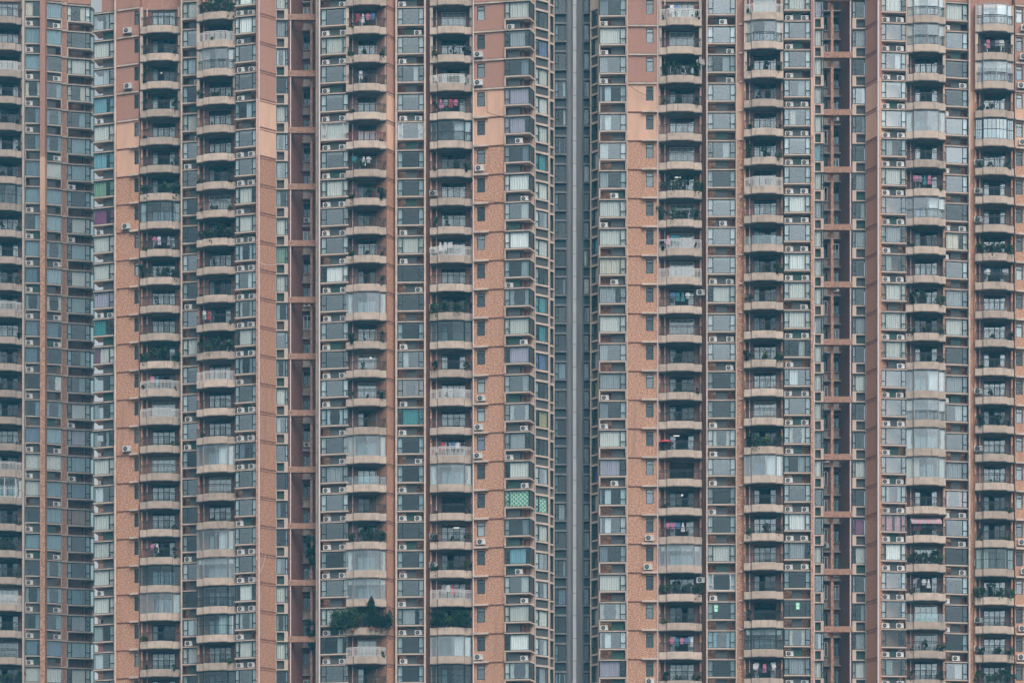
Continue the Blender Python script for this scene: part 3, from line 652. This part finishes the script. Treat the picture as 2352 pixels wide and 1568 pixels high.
def recess(T, x0, x1, y, xw0, xw1, xp0, xp1, par, inner, cols, dark=2.6):
    """slot between two wings: bridging beams every second storey, a pier, windows at the back"""
    c = Col(T, x0, x1, y, y); W = c.W; mb = MB(); top, bot = -PITCH * T.js[0] + 1, -PITCH * (T.js[-1] + 1)
    mb.box(-.5, W + .5, -dark - 3.5, -dark - 1.2, -T.z0, top + TOPS - 1, 'room_shade')
    mb.box(0, W, -dark - 1.2, -.1, -T.z0, bot, 'mosaic')
    for i, (a, b) in enumerate(cols):
        for j in T.js:
            z = -PITCH * j; mb.box(c.U(a), c.U(b), -dark - 1.1, -dark, z - 3, z - 1.95, 'concrete'); mb.box(c.U(a) - .1, c.U(b) + .25, -dark - .9, -dark + .35, z - .08, z + .06, 'concrete')
            mb.box(c.U(a), c.U(b), -dark - 1.1, -dark - .05, z - .45, z - .10, 'dark_and_shaded_brick'); mb.box(c.U(a) - .08, c.U(b) + .08, -dark, -dark + .12, z - 2.06, z - 1.96, 'concrete')
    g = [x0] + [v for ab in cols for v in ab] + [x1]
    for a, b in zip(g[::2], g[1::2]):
        if b - a > .3: mb.box(c.U(a), c.U(b), -dark - 1.15, -dark - .01, bot, top, 'dark_and_shaded_brick')  # shade of the deep slot put into the wall colour
    c.put('recess_wall', mb.mesh('recess_wall'), 0)
    mb = MB()
    for (a, b) in (inner,):
        A, Bq = c.U(a), c.U(b)
        if a == x0: mb.prism([(A, -.05), (A + .05, -.05), (Bq, -dark - .02), (A, -dark - .02)], -T.z0, top, 'dark_and_shaded_brick')
        else: mb.prism([(A, -dark - .02), (Bq, -dark - .02), (Bq, -.05), (Bq - .05, -.05)], -T.z0, top, 'dark_and_shaded_brick')
    c.put('inner_wall', mb.mesh('inner_wall'), 0)
    mb = MB(); pu = c.U(x0 + 5 if inner[0] == x0 else x1 - 4); mb.tube((pu, .1, bot), (pu, .1, top), .07, 'pipe', 8)
    for j in T.js: mb.tube((pu, .1, -PITCH * j - .5), (pu, .1, -PITCH * j - .4), .11, 'pipe', 8)
    c.put('drain_pipe', mb.mesh('drain_pipe'), 0)
    mb = MB(); mb.box(c.U(xp0), c.U(xp1), -.75, -.5, bot, top, 'beam'); c.put('pier', mb.mesh('pier'), 0)
    mb = MB(); mb.box(.02, W - .02, -.45, .0, -.02, .60, 'beam'); beam = mb.mesh('bridge_beam')
    for j in T.js:
        if j % 2 == par: link('bridge_beam', beam, T.o, c.loc(j), c.rz)
    for i, (a, b) in enumerate(cols):
        w_ = c.U(b) - c.U(a)
        for j in T.js:
            wh = rnd.random() < .35; fr, gs = window_meshes(w_, 'double', -.45, -1.95, 0, 0, -dark + .02, wh, head=False)
            o = c.put('recess_window', fr, j); o.location = c.loc(j, c.U(a)); link('glass', gs['glass_dark'], o)
            r_ = rnd.random()
            if r_ < .13: ac(c, j, c.U(a) + w_ * .1, -dark + .02, -2.85 + .25, 'white air conditioner below window, %s storey, %s' % (nth(j), T.slot + (', left window' if i == 0 and len(cols) > 1 else '')), s=.85)
    return c

exec_tower2 = True
JS = list(range(-1, 24))
# ================================================================== the tower left of centre
T2 = Tower('apartment_tower', 'broad salmon tiled tower filling the left half, left of the grey gap', 127.8, JS); T2.pz = 3; T2.slot = 'left brick slot'
A1, A2, A3 = 'first', 'second', 'third'
bay(T2, 214, 263.3, 95.6, 89.9, 'bwruwun mwwptM dlbwcw wwwlcg'.replace(' ', ''), '...L...L..L.........L....'[:25].replace('..L.........', '..B.........'), 'edge window stack by the sky', 'corner_window', 'overhang', 0, .25, acphrase='edge window stack by the sky', lou=(.42, .95))
strip(T2, 263.6, 267.6, 89.0, -2.5, .35, 'trim', 'pier')
brickwall(T2, 268, 319.5, 90, 83, 308.5, 318.8, 'gdddgdddgwdddddgdddddddgd', 'leftmost brick wall', (-1, 1, 6, 14), 284)
b365 = balcony(T2, 320, 413, 75, 73, 'opopooPGLPooPMWooooLGHpoo'[:25], '1st salmon balcony stack')
strip(T2, 409.5, 415, 86, -3, 0, None, 'pier', True); strip(T2, 415.2, 419, 69, -2.5, .1, 'trim', 'pier')
bay(T2, 419.5, 466, 68, 65, 'wvldwggddgdgwvggdgddgdlwd', '..R.RL....L...LL...L..L..', 'narrow window stack by 2nd balcony stack', style='bay', ls=.24, rs=0, lou=(.3, .8))
b495 = balcony(T2, 449.5, 539, 46.5, 40.5, 'PWHpooopPooLPWooHooHHGGoG', '2nd salmon balcony stack')
bay(T2, 539.5, 588.6, 38, 33, 'WWgvrvgwwbrbwbgglggggWbwg', 'BLBL.BBLBBBBBLBBB.LBBBLBB', 'bays beside the slanting wall', lou=(.30, .72))
strip(T2, 588.8, 593.2, 33, -2, .3, None, 'pier', True); strip(T2, 593.3, 596.8, 30, 0, .1, 'pipe', 'drain_pipe', pipe=True)
fin(T2, 597, 634, 30.5, 41)
boxcol(T2, 634.3, 661.5, 45.8, 46, 'wsbdwbllwnwlvbwlgdldlwbwd', 'box left', 'r')
recess(T2, 662, 725.5, 45.5, 0, 0, 711.7, 716.8, 0, (662, 690), [(692, 710.5)])
strip(T2, 725.6, 731.2, 38, -3, .3, 'trim', 'pier'); strip(T2, 731.6, 735.6, 20, 0, .1, 'pipe', 'drain_pipe', pipe=True)
bay(T2, 737, 800, 19, 15, 'ggwgvwvwggWggggbgsggdgwrg', 'RBBLBBBBBRBBLBLRRBBBB.BB.', 'bays left of 3rd balcony stack', white=(4,), lou=(.30, .76))
b840 = balcony(T2, 794, 890, 11, 10, 'oLpLorLpopoHoopoHgoPHHTWo', '3rd salmon balcony stack')
fin(T2, 889, 908, 13, 23); strip(T2, 908, 912.6, 18, -2, .1, 'trim', 'pier')
bay(T2, 913.2, 973.5, 16.5, 15.5, 'dggrvgdddwdddlBtdddddgsdd', 'LRL.B...LLR.L.LLRLBLLLBLL', 'bays between 3rd and 4th stacks', white=(4,), lou=(.30, .72))
strip(T2, 973.8, 978, 13, -2, .1, 'trim', 'pier'); strip(T2, 978.3, 992, 24, -3, 0, 'dark_and_shaded_brick', 'pier')
b1035 = balcony(T2, 987, 1085, 10.5, 10, 'oopWLGoooMoPGpWoMHdppMQHG', '4th salmon balcony stack', leftac=(3, 7, 9, 11, 19, 20))
strip(T2, 1085.6, 1088, 9, 0, .1, 'pipe', 'drain_pipe', pipe=True)
brickwall(T2, 1088.4, 1158.8, 10, 5, 1096, 1114, 'gwdggdgddgddddwwkddwddgdg'[:25], 'brick wall right of 4th stack', (1, 2, 5, 13, 14, 15, 18, 22, 23), 1092)
cb = bay(T2, 1159, 1216, 2.5, -.5, 'gwsrpprWrWrbwprbswCrurwWb', '.L...M.R..L.R..RLR..MR.RL'[:25], 'corner bays by the grey gap', 'corner_window', 'frame_l', .2, 0, lou=(.12, .62))
def chamfer(T, x0, x1, y0, y1, m='trim'):
    c = Col(T, x0, x1, y0, y1, .5); W = c.W; mb = MB(); g = MB()
    for j in T.js:
        z = -PITCH * j; mb.prism([(-.02, .52), (W + .05, .52), (W + .05, -.4), (.1, -.4)], z - .12, z + .02, m); mb.prism([(-.02, .53), (W + .05, .53), (W + .05, -.4), (.1, -.4)], z - 2.0, z - 1.86, m)
        mb.box(W - .07, W, .42, .5, z - 1.86, z - .12, 'frame'); mb.box(0, .05, .43, .5, z - 1.86, z - .12, 'frame'); mb.box(W - .1, W + .02, -.4, .45, z - 3, z - 2.0, m)
        mb.box(.12, W - .1, -.5, -.3, z - 3, z - 2.0, 'dark_and_shaded_brick')
        g.face([(.04, -.46, z - 1.86), (W - .06, -.46, z - 1.86), (W - .06, -.46, z - .12), (.04, -.46, z - .12)], 'glass_green')
    mb.box(.2, W, -2.5, -.55, -T.z0, -PITCH * T.js[0] + TOPS, 'room_shade')
    o = c.put('corner_glazing', mb.mesh('corner_glazing'), 0); link('glass', g.mesh('corner_glass'), o)
chamfer(T2, 1216.3, 1227.6, -.5, 10)
gridcol(T2, 1228, 1262, 20, 28.5, 'ddkwwwtwrwdttkdydrCwlrwrs'[:25], 'side face')
gridcol(T2, 1262.4, 1273.6, 33, 38, 'd' * 25, 'side face far', edge=.1)

# ================================================================== the tower right of centre
T3 = Tower('apartment_tower', 'broad salmon tiled tower filling the right half, right of the grey gap', 124.9, JS); T3.pz = 2; T3.slot = 'right brick slot'
gridcol(T3, 1355.2, 1375.3, 90, 82, 'gwtgdwtpuwdgwydtkwdggwtsx'.replace('x', 'g').replace('t', 'g')[:25], 'left side face', edge=.25)
bay(T3, 1376.3, 1438.6, 61, 60.5, 'lwlccllwweswlslwpcclwbcpg', 'LLL...ML.M...LL.M....L...'[:25], 'corner bays right of grey gap', 'corner_window', 'frame_r', 0, .22, lou=(.45, .92))
strip(T3, 1438.9, 1441.8, 60, -2, .1, 'trim', 'pier')
brickwall(T3, 1442.2, 1509.2, 60.3, 60.4, 1484, 1501, 'gggddggddddddgddgkdddgddd', 'brick wall left of 5th stack', (17, 18, 22), 1480)
strip(T3, 1509.6, 1512, 60, 0, .1, 'pipe', 'drain_pipe', pipe=True)
b1560 = balcony(T3, 1513.5, 1613, 56.7, 56.7, 'MoPoooPPMWLooooUdoLHPoLpo', '5th salmon balcony stack', rightac=(2, 10, 20))
strip(T3, 1613.3, 1621.5, 66, -3, 0, 'dark_and_shaded_brick', 'pier'); strip(T3, 1621.8, 1625, 58, -2, .3, 'trim', 'pier')
bay(T3, 1625.5, 1689.5, 58, 58, 'ggrggrdvgvwggddbgddwddTdg', 'MRR....M.B.BR.LLLL..L..LL'[:25], 'bays between 5th and 6th stacks', lou=(.30, .70), white=(19,))
strip(T3, 1689.8, 1692.3, 56, -2, .1, 'trim', 'pier'); pr = strip(T3, 1692.6, 1710, 58, -3, .05, None, 'pier', True)
mb = MB()
for j in JS: z = -PITCH * j; mb.box(.25, .55, .06, .18, z - .05, z + .1, 'pipe'); mb.tube((.4, -.12, z), (.82, -.12, z + .02), .03, 'pipe', 5)
pr.put('rain_outlets', mb.mesh('rain_outlets'), 0, kind='stuff')
b1755 = balcony(T3, 1709.5, 1800, 45, 43.8, 'WHpoopWogpoopooPHopoodGLo', '6th salmon balcony stack')
bay(T3, 1801, 1861.8, 47.4, 47.4, 'wggrlvgWgWwwrlgbrgWsddbsg', 'BLLBBBBBBBRBLBBLLBBB..LBB'[:25], 'bays right of 6th balcony stack', lou=(.30, .70))
strip(T3, 1862, 1867.8, 47, -2, .1, None, 'pier', True); strip(T3, 1868, 1870.6, 47, 0, .1, 'pipe', 'drain_pipe', pipe=True)
boxcol(T3, 1871, 1892, 66, 66, 'pwwwwuwswwwswwwswggwggrwg', 'box a', 'r')
recess(T3, 1892.5, 1957.5, 66.5, 0, 0, 1909.7, 1916, 1, (1935, 1957.5), [(1893.5, 1908), (1917, 1935)])
boxcol(T3, 1958, 1988.8, 67, 67, 'dsdrrdsrsddsdwddwdmwdrswg', 'box b', 'l')
fin(T3, 1989, 2014, 63, 48.5)
strip(T3, 2014.4, 2019.6, 46, 0, .1, 'pipe', 'drain_pipe', pipe=True); strip(T3, 2019.8, 2023.4, 50, -2, .3, None, 'pier', True)
bay(T3, 2023.8, 2081.6, 51, 53, 'wgrvglwgslwwwggggbPWggdlg', 'BBBBBBBBLB.BRBBLBBBBBBBBB', 'bays left of 7th balcony stack', lou=(.30, .72))
b2127 = balcony(T3, 2082, 2174, 51, 52.5, 'HHooHoLHooPpoHHHHoAPLgpoo'.replace('A', 'L'), '7th salmon balcony stack')
bay(T3, 2162, 2224, 69.5, 73, 'wgddgggdegswdsrgsRgdvddrg', 'L.RL.L.BL....L...BRRLLM..'[:25], 'bays between 7th and 8th stacks', rs=.2, ls=.18, lou=(.38, .74))
strip(T3, 2224.3, 2228, 72, -2, .2, 'trim', 'pier'); strip(T3, 2228.2, 2243, 80, -3, 0, None, 'pier', True)
b2285 = balcony(T3, 2242, 2331, 70, 72, 'HLHoBooNPLopoopooooGPopPo'.replace('N', 'o'), '8th salmon balcony stack', leftac=(4, 5, 6, 7, 13, 15, 19, 21, 22))
brickwall(T3, 2331.3, 2365, 79.3, 82, 2333.5, 2349, 'wgkggddddwdwddsgswgdgdddw'[:25], 'brick wall at the right edge', (-1, 0, 1, 3, 17, 18, 20, 21), 2338)

# ================================================================== the tower at the left edge, further off
_bal.clear(); _win.clear()
mat('parapet', (.46, .365, .305), .85, .2, col2=(.37, .30, .255), scale=1.4, detail=4, lo=.42, hi=.7, third=((.20, .165, .14), 2.0, .54, .80, (3, 3, .35)), jitter=.12)
mat('trim', (.56, .46, .39), .85, .2, col2=(.42, .35, .30), scale=1.2, detail=4, lo=.4, hi=.75)
JA = list(range(-1, 26))
TA = Tower('apartment_tower', 'bluish hazy tower cut off by the left edge of the picture', 135.0, JA); TA.pz = 5; TA.slot = ''
balA = balcony(TA, -36, 53, 51, 53.5, 'ooWopooGpopWoooooWNoPpWooPo', 'left edge balcony stack')
strip(TA, 52, 56.5, 57, -2.5, .3, 'trim', 'pier')
bay(TA, 57, 93, 60.5, 61.5, 'lwwbrrswrwsbssgrpwwdwdbrsww', 'LLLLL..LLLLLLLL.LL.LLLLLLLL'[:27], 'far tower stack left of brick fin', style='frame_l', ls=0, rs=0, lou=(.3, .95), depth=.35)
strip(TA, 93.3, 105, 58, -3, .4, None, 'pier', True)
bay(TA, 105.5, 142, 64, 67.4, 'wwdrbbwwwbwbsdrbwwwwwbbrpww', 'R.R..R...R.RR...R.R.R.RR...'[:27], 'far tower stack right of brick fin', style='frame_r', ls=0, rs=0, lou=(.05, .6), depth=.35)
pq = strip(TA, 142.3, 154, 71.5, -3, 0, 'beam', 'pier')
mb = MB()
for j in JA: mb.box(-.02, pq.W + .02, .0, .12, -PITCH * j - .1, -PITCH * j + .06, 'trim')
pq.put('ledges', mb.mesh('ledges'), 0, kind='stuff')
bay(TA, 154.3, 207, 71, 74.5, 'rdwrrwwdwwwedrrwpwsOddtswww', '......L.L......L.L.........'[:27], 'far tower outermost bays', style='frame_l', ls=.18, rs=.2, lou=(.3, .3001), depth=.35, niche='dark')
chamfer(TA, 207.3, 217, 74.5, 82)

# ================================================================== the grey tower in the gap
TG = Tower('grey_tower', 'narrow blue grey tower with a pale vertical strip in the central gap', 127.8, JS); TG.pz = -5
gridcol(TG, 1272, 1303, 53, 53, 'dddrrbddddrddwddddsdrsddb'[:25], 'gap left', m='greycladding', edge=.1)
strip(TG, 1303.2, 1315.3, 52, -3, .05, 'greycladding', 'pilaster'); st = strip(TG, 1315.5, 1323.8, 48, -3, .05, 'greystrip', 'pale_strip')
strip(TG, 1324, 1337.5, 52, -3, .05, 'greycladding', 'pilaster')
mb = MB()
for k in range(34): mb.box(-.01, st.W + .01, .04, .062, -k * 2.4 + 4, -k * 2.4 + 4.05, 'greycladding')
st.put('joints', mb.mesh('joints'), 0)
gridcol(TG, 1337.8, 1358, 53, 53, 'dgwrddpddlwrdsddddgrgsrdg'[:25], 'gap right', m='greycladding', edge=.12)

# ================================================================== special things
def loc_px(c, px): return c.U(px)
# big shrubs and conifer spilling over one balcony
big = leaf_mesh('crown', (1.9, .8, 1.0), 3600, .085, ['leaf_dark', 'leaf_mid', 'leaf_mid', 'leaf_yellow'], 21, .5)
o = thing('balcony_tree', None, 'huge spreading green shrub swallowing the left half of a balcony', 'tree', b840.loc(22, b840.W * .16, .1, .35), b840.rz); link('crown', big, o, (-.75, 0, 1.25)); link('planter', POTS[0], o)
big2 = leaf_mesh('crown', (1.6, .7, .95), 3000, .08, ['leaf_dark', 'leaf_dark', 'leaf_mid'], 22, .5)
o = thing('balcony_tree', None, 'dense dark shrub beside the conifer at the right half of the overgrown balcony', 'tree', b840.loc(22, b840.W * .74, .1, .35), b840.rz); link('crown', big2, o, (.45, 0, 1.15)); link('planter', POTS[0], o)
con = leaf_mesh('crown', (.85, .6, 1.35), 2000, .08, ['leaf_dark', 'leaf_dark', 'leaf_mid'], 23, .6, cone=True)
o = thing('small_conifer', None, 'dark conifer rising above the shrubs of the overgrown balcony', 'tree', b840.loc(22, b840.W * .62, .25, .45), b840.rz); link('crown', con, o, (0, 0, 2.35)); link('planter', POTS[0], o)
hedge = leaf_mesh('crown', (1.25, .55, .95), 2400, .085, ['leaf_dark', 'leaf_mid', 'leaf_dark'], 24, .4)
for q, (f, wh) in enumerate(((.22, 'left'), (.72, 'right'))):
    o = thing('balcony_shrub', None, 'dense dark shrub filling the %s of a balcony next to the conifer' % wh, 'shrub', b1035.loc(22, b1035.W * f, -.2, .35), b1035.rz + q * 3.1); link('crown', hedge, o, (0, 0, 1.35)); link('planter', POTS[0], o)
for (zz, hh) in ((20, 1.4), (21, 2.2)):
    pass
slot = leaf_mesh('crown', (.8, .5, 2.0), 1900, .09, ['leaf_dark', 'leaf_dark', 'leaf_mid'], 25, .3)
rc = Col(T2, 662, 725.5, 45.5, 45.5)
for jj, wh in ((18, 'upper'), (21, 'lower')):
    o = thing('climbing_plant', None, '%s mass of dark creeper in the left brick slot' % wh, 'creeper', rc.loc(jj + 1, rc.U(717), -.4, .0), 0); link('foliage', slot, o, (0, 0, .9))
# parasol
mb = MB(); n = 12
for i in range(n):
    a, b = 2 * math.pi * i / n, 2 * math.pi * (i + 1) / n; r = .85
    for (z0, r0, z1, r1) in ((.0, r, .28, r * .55), (.28, r * .55, .38, .02)): mb.face([(r0 * math.cos(a), r0 * math.sin(a), z0), (r0 * math.cos(b), r0 * math.sin(b), z0), (r1 * math.cos(b), r1 * math.sin(b), z1), (r1 * math.cos(a), r1 * math.sin(a), z1)], 'cloth_red')
para = mb.mesh('parasol_canopy'); mb = MB(); mb.tube((0, 0, -1.2), (0, 0, .4), .025, 'metal_grey'); mb.lathe([(.2, -1.25), (.2, -1.18), (.05, -1.15)], 'metal_grey')
o = thing('parasol', None, 'red parasol standing at the left of a balcony', 'parasol', b1560.loc(15, b1560.W * .17, -.75, 1.6), 0); link('canopy', para, o); link('pole', mb.mesh('pole'), o)
# bathtubs
mb = MB(); mb.lathe([(.25, 0), (.36, .1), (.42, .42), (.45, .44), (.40, .42), (.3, .14), (.02, .12)], 'pot_white', 16); tub = mb.mesh('bathtub')
for c, j, f, ds in ((b2127, 12, .25, 'under an arch, upper of two glazed'), (b2127, 13, .3, 'on the middle'), (b2127, 14, .3, 'beside a maroon cloth on a'), (b2127, 15, .3, 'between drawn cream curtains on a'), (b495, 18, .75, 'at right of a'), (b840, 19, .25, 'beside a lime chair on a'), (b365, 21, .5, 'low on the first stack')):
    o = thing('bathtub', tub, 'white bathtub %s glazed balcony, %s storey, %s' % (ds if c is not b2127 else ds.split(',')[0], nth(j), c.name), 'bathtub', c.loc(j + 1, c.W * f, -.45, .42)); o.scale = (1.35, .8, 1)
# chairs
def chair_mesh(m):
    a = MB()
    for u in (-.2, .2):
        for d in (-.2, .2): a.tube((u, d, 0), (u * .9, d * .9, .42), .02, m, 5)
    a.box(-.22, .22, -.22, .22, .42, .45, m); q = MB()
    for u in (-.2, .2): q.tube((u, .2, .45), (u * 1.05, .28, .85), .02, m, 5)
    for z in (.58, .7, .82): q.box(-.2, .2, -.27, -.25, z, z + .06, m)
    return a.mesh('chair_seat'), q.mesh('chair_back')
CH = {c_: chair_mesh(c_) for c_ in ('pot_white', 'wood', 'cloth_dark', 'cloth_lime')}
for c, j, f, m, ds in ((b840, 11, .42, 'pot_white', 'left white garden chair'), (b840, 11, .6, 'pot_white', 'right white garden chair'), (b840, 12, .35, 'pot_white', 'left pale chair'), (b840, 12, .62, 'pot_white', 'right pale chair'), (b840, 7, .36, 'wood', 'left brown wooden chair'), (b840, 7, .62, 'wood', 'right brown wooden chair'),
                       (b2285, 9, .45, 'pot_white', 'left folding white chair'), (b2285, 9, .8, 'pot_white', 'right folding white chair'), (b840, 19, .6, 'cloth_lime', 'lime green chair'), (b1560, 14, .62, 'cloth_dark', 'dark garden chair'), (b2285, 2, .35, 'pot_white', 'white bench chair'), (b1755, 13, .6, 'wood', 'brown chair'), (b2285, 11, .66, 'wood', 'brown wicker chair')):
    o = thing('balcony_chair', None, '%s on a balcony, %s storey down, %s' % (ds, nth(j), c.name), 'chair', c.loc(j + 1, c.W * f, -.6, .42), rnd.uniform(-.4, .4), 'chairs on the balconies'); a, b = CH[m]; link('seat', a, o); link('backrest', b, o)
# step ladder
mb = MB()
for u in (-.3, .3): mb.tube((u, -.05, 0), (u * .35, 0, 1.75), .03, 'wood', 5); mb.tube((u, .5, 0), (u * .35, .02, 1.75), .03, 'wood', 5)
for k in range(5): t = (k + 1) / 6; mb.tube((-.3 + .2 * t, -.05, 1.75 * t), (.3 - .2 * t, -.05, 1.75 * t), .02, 'wood', 5)
thing('stepladder', mb.mesh('stepladder'), 'open wooden stepladder on a balcony, 24th storey down, 2nd salmon balcony stack', 'ladder', b495.loc(23, b495.W * .28, -.6, .42), b495.rz)
# awning on the 7th stack
mb = MB(); W_ = b2127.W
for i in range(24):
    u0, u1 = W_ * (.12 + .76 * i / 24), W_ * (.12 + .76 * (i + 1) / 24)
    mb.face([(u0, .9, 2.8), (u1, .9, 2.8), (u1, -.05, 2.15), (u0, -.05, 2.15)], 'curtain_P' if i % 2 else 'cloth_grey'); mb.face([(u0, -.05, 2.15), (u1, -.05, 2.15), (u1, -.07, 1.9), (u0, -.07, 1.9)], 'curtain_P' if i % 2 else 'cloth_grey')
o = b2127.put('awning', mb.mesh('awning'), 18); 
# lit lamps and signs
mb = MB(); mb.box(-.3, .3, -.04, .04, -.04, .04, 'lamp_white'); tube = mb.mesh('tube_lamp')
mb = MB(); mb.lathe([(.02, -.09), (.1, -.05), (.12, 0), (.08, .07), (.02, .09)], 'lamp_white', 10); bulb = mb.mesh('round_lamp')
for c, j, f, me, ds, w_ in ((b1560, 5, .45, tube, 'lit strip lamp', 2.5), (b1560, 14, .42, tube, 'small lit strip lamp', 2.5), (b1035, 18, .62, tube, 'lit white strip lamp', 2.45), (b840, 12, .58, bulb, 'lit round warm lamp', 2.3), (b1560, 16, .55, bulb, 'lit warm bulb', 2.3), (b365, 1, .5, bulb, 'lit warm lamp', 2.1)):
    thing('ceiling_lamp', me, '%s under the ceiling of a balcony, %s storey, %s' % (ds, nth(j), c.name), 'lamp', c.loc(j + 1, c.W * f, -1.0, w_), c.rz)
def sign(c, j, f, label):
    a = MB(); a.box(-.21, .21, 0, .02, -.36, .36, 'sign_green')
    for (x0, x1, z0, z1) in ((-.16, .16, .27, .30), (-.16, .16, .17, .19), (-.16, .16, .05, .08), (-.16, -.13, .05, .30), (.13, .16, .05, .30), (-.02, .01, .02, .33), (-.16, .16, -.08, -.05), (-.12, .12, -.17, -.14), (-.16, .16, -.31, -.28), (-.13, -.10, -.31, -.05), (.10, .13, -.31, -.05), (-.02, .01, -.31, -.02), (-.16, .16, -.24, -.22)):
        a.box(x0, x1, .021, .03, z0, z1, 'sign_white')
    thing('lit_sign', a.mesh('lit_sign'), label, 'sign', c.loc(j, c.W * f, .40, -.72), c.rz)
c16 = Col(T3, 1625.5, 1689.5, 58, 58, .5); c18 = Col(T3, 1801, 1861.8, 47.4, 47.4, .5)
sign(c16, 20, .30, 'lit green window sign with white characters between 5th and 6th balcony stacks')
sign(c18, 20, .52, 'lit green window sign with white characters right of 6th balcony stack')
# ------------------------------------------------------------------ distant tower and ground
mb = MB(); 
for k in range(22):
    mb.box(0, 14, -10, 0, k * 4.6, k * 4.6 + 2.6, 'pinktile'); mb.box(0.1, 13.9, -9.9, -.3, k * 4.6 + 2.6, k * 4.6 + 4.6, 'room_shade')
    for q in range(8): mb.box(q * 2 - .05, q * 2 + .35, -.9, .01, k * 4.6 + 2.6, k * 4.6 + 4.6, 'trim') if q < 7 else None
oD = thing('distant_tower', None, 'far brown block glimpsed low in the slot between left edge towers', 'tower', (-53.5, 60, 0), 0, 'tall residential towers'); link('wall', mb.mesh('distant_wall'), oD)
mb = MB(); mb.box(-1500, 1500, -3000, 800, -2.2, -1.6, 'asphalt'); link('ground', mb.mesh('ground'), None, kind='structure')
# the smallest units, on the far tower, past the three hundredth
q = MB()
for (x, y, z, r, s) in REST:
    for me in (ACM, FANM):
        b = len(q.v); cr, sr = math.cos(r) * s, math.sin(r) * s
        q.v += [(x + v.co.x * cr - v.co.y * sr, y + v.co.x * sr + v.co.y * cr, z + v.co.z * s) for v in me.vertices]
        for p in me.polygons: q.f.append(tuple(b + i for i in p.vertices)); q.m.append(q.mi(me.materials[p.material_index].name))
if REST: o = thing('air_conditioners', q.mesh('air_conditioners'), 'small white air conditioners in the niches of the hazy left edge tower', 'air conditioners', (0, 0, 0)); o['kind'] = 'stuff'
# loose cables sagging across the walls
def cable(T, pts, label, m='rail_black', r=.022):
    mb = MB(); P = []
    for (px, y, dd) in pts:
        X = (px - 1176) / S; Yw = dd; P.append(Vector((X * (1 + Yw / D), Yw, (HOR - y) / S * (1 + Yw / D))))
    for a, b in zip(P, P[1:]):
        n = 5; sag = (b - a).length * .05 if abs(b.x - a.x) > abs(b.z - a.z) else 0
        pr = [a.lerp(b, i / n) - Vector((0, 0, sag * 4 * (i / n) * (1 - i / n))) for i in range(n + 1)]
        for u, v in zip(pr, pr[1:]): mb.tube(u, v, r, m, 5)
    thing('loose_cable', mb.mesh('loose_cable'), label, 'cable', (0, 0, 0), 0, 'loose cables on the walls')
yb = T2.Y(7) - .2; y3 = T3.Y(60) - .25
cable(T2, [(1118, 208, yb), (1119, 258, yb), (1160, 268, yb)], 'dark cable dropping down the plain plaster right of the 4th balcony stack')
cable(T2, [(1088, 458, yb), (1130, 462, yb), (1160, 464, yb)], 'dark cable sagging across tiles right of the 4th balcony stack')
cable(T3, [(1448, 198, y3), (1490, 222, y3)], 'thin cable slanting over plain plaster toward a small window')
cable(T3, [(1712, 680, T3.Y(58) - .3), (1712, 760, T3.Y(58) - .3), (1760, 770, T3.Y(40) - .5)], 'pale hose looping down the pier left of 6th balcony stack', 'pipe')
cable(T2, [(586, 596, T2.Y(33) - .7), (612, 608, T2.Y(30) - .5), (640, 606, T2.Y(40) - .9)], 'pale washing line stretched past the slanting wall', 'pipe')
cable(T2, [(610, 1272, T2.Y(30) - .3), (605, 1296, T2.Y(30) - .3), (596, 1318, T2.Y(28) - .3)], 'pale cable drooping down the lower slanting wall', 'pipe')
cable(T3, [(1868, 800, T3.Y(44) - .3), (1874, 740, T3.Y(60) - .9)], 'white hose curling off the pipe right of the 6th stack bays', 'frame_white', .035)
cable(T2, [(1236, 1190, T2.Y(4) - 1), (1234, 1260, T2.Y(4) - 1)], 'dark cable hanging beside the corner bays by the grey gap')
# ------------------------------------------------------------------ haze
me = bpy.data.meshes.new('haze'); q = MB(); q.box(-110, 110, -80, D + 4, -3.5, 160, 'asphalt')
me = q.mesh('haze'); me.materials.clear()
hm = bpy.data.materials.new('haze'); hm.use_nodes = True; t = hm.node_tree; t.nodes.clear(); oo = t.nodes.new('ShaderNodeOutputMaterial'); pv = t.nodes.new('ShaderNodeVolumePrincipled')
pv.inputs['Color'].default_value = (.12, .62, .95, 1); pv.inputs['Density'].default_value = .00048; pv.inputs['Anisotropy'].default_value = 0
t.links.new(pv.outputs[0], oo.inputs['Volume']); me.materials.append(hm)
hm.cycles.homogeneous_volume = True
hz = link('haze', me, None, kind='stuff')
print('ACS', n_ac, 'OBJ', len(bpy.data.objects))

import collections
_l = collections.Counter(o['label'] for o in bpy.data.objects if o.get('label'))
print('DUP', [k for k, v in _l.items() if v > 1][:12], 'LONG', [k for k in _l if len(k.split()) > 16][:8])
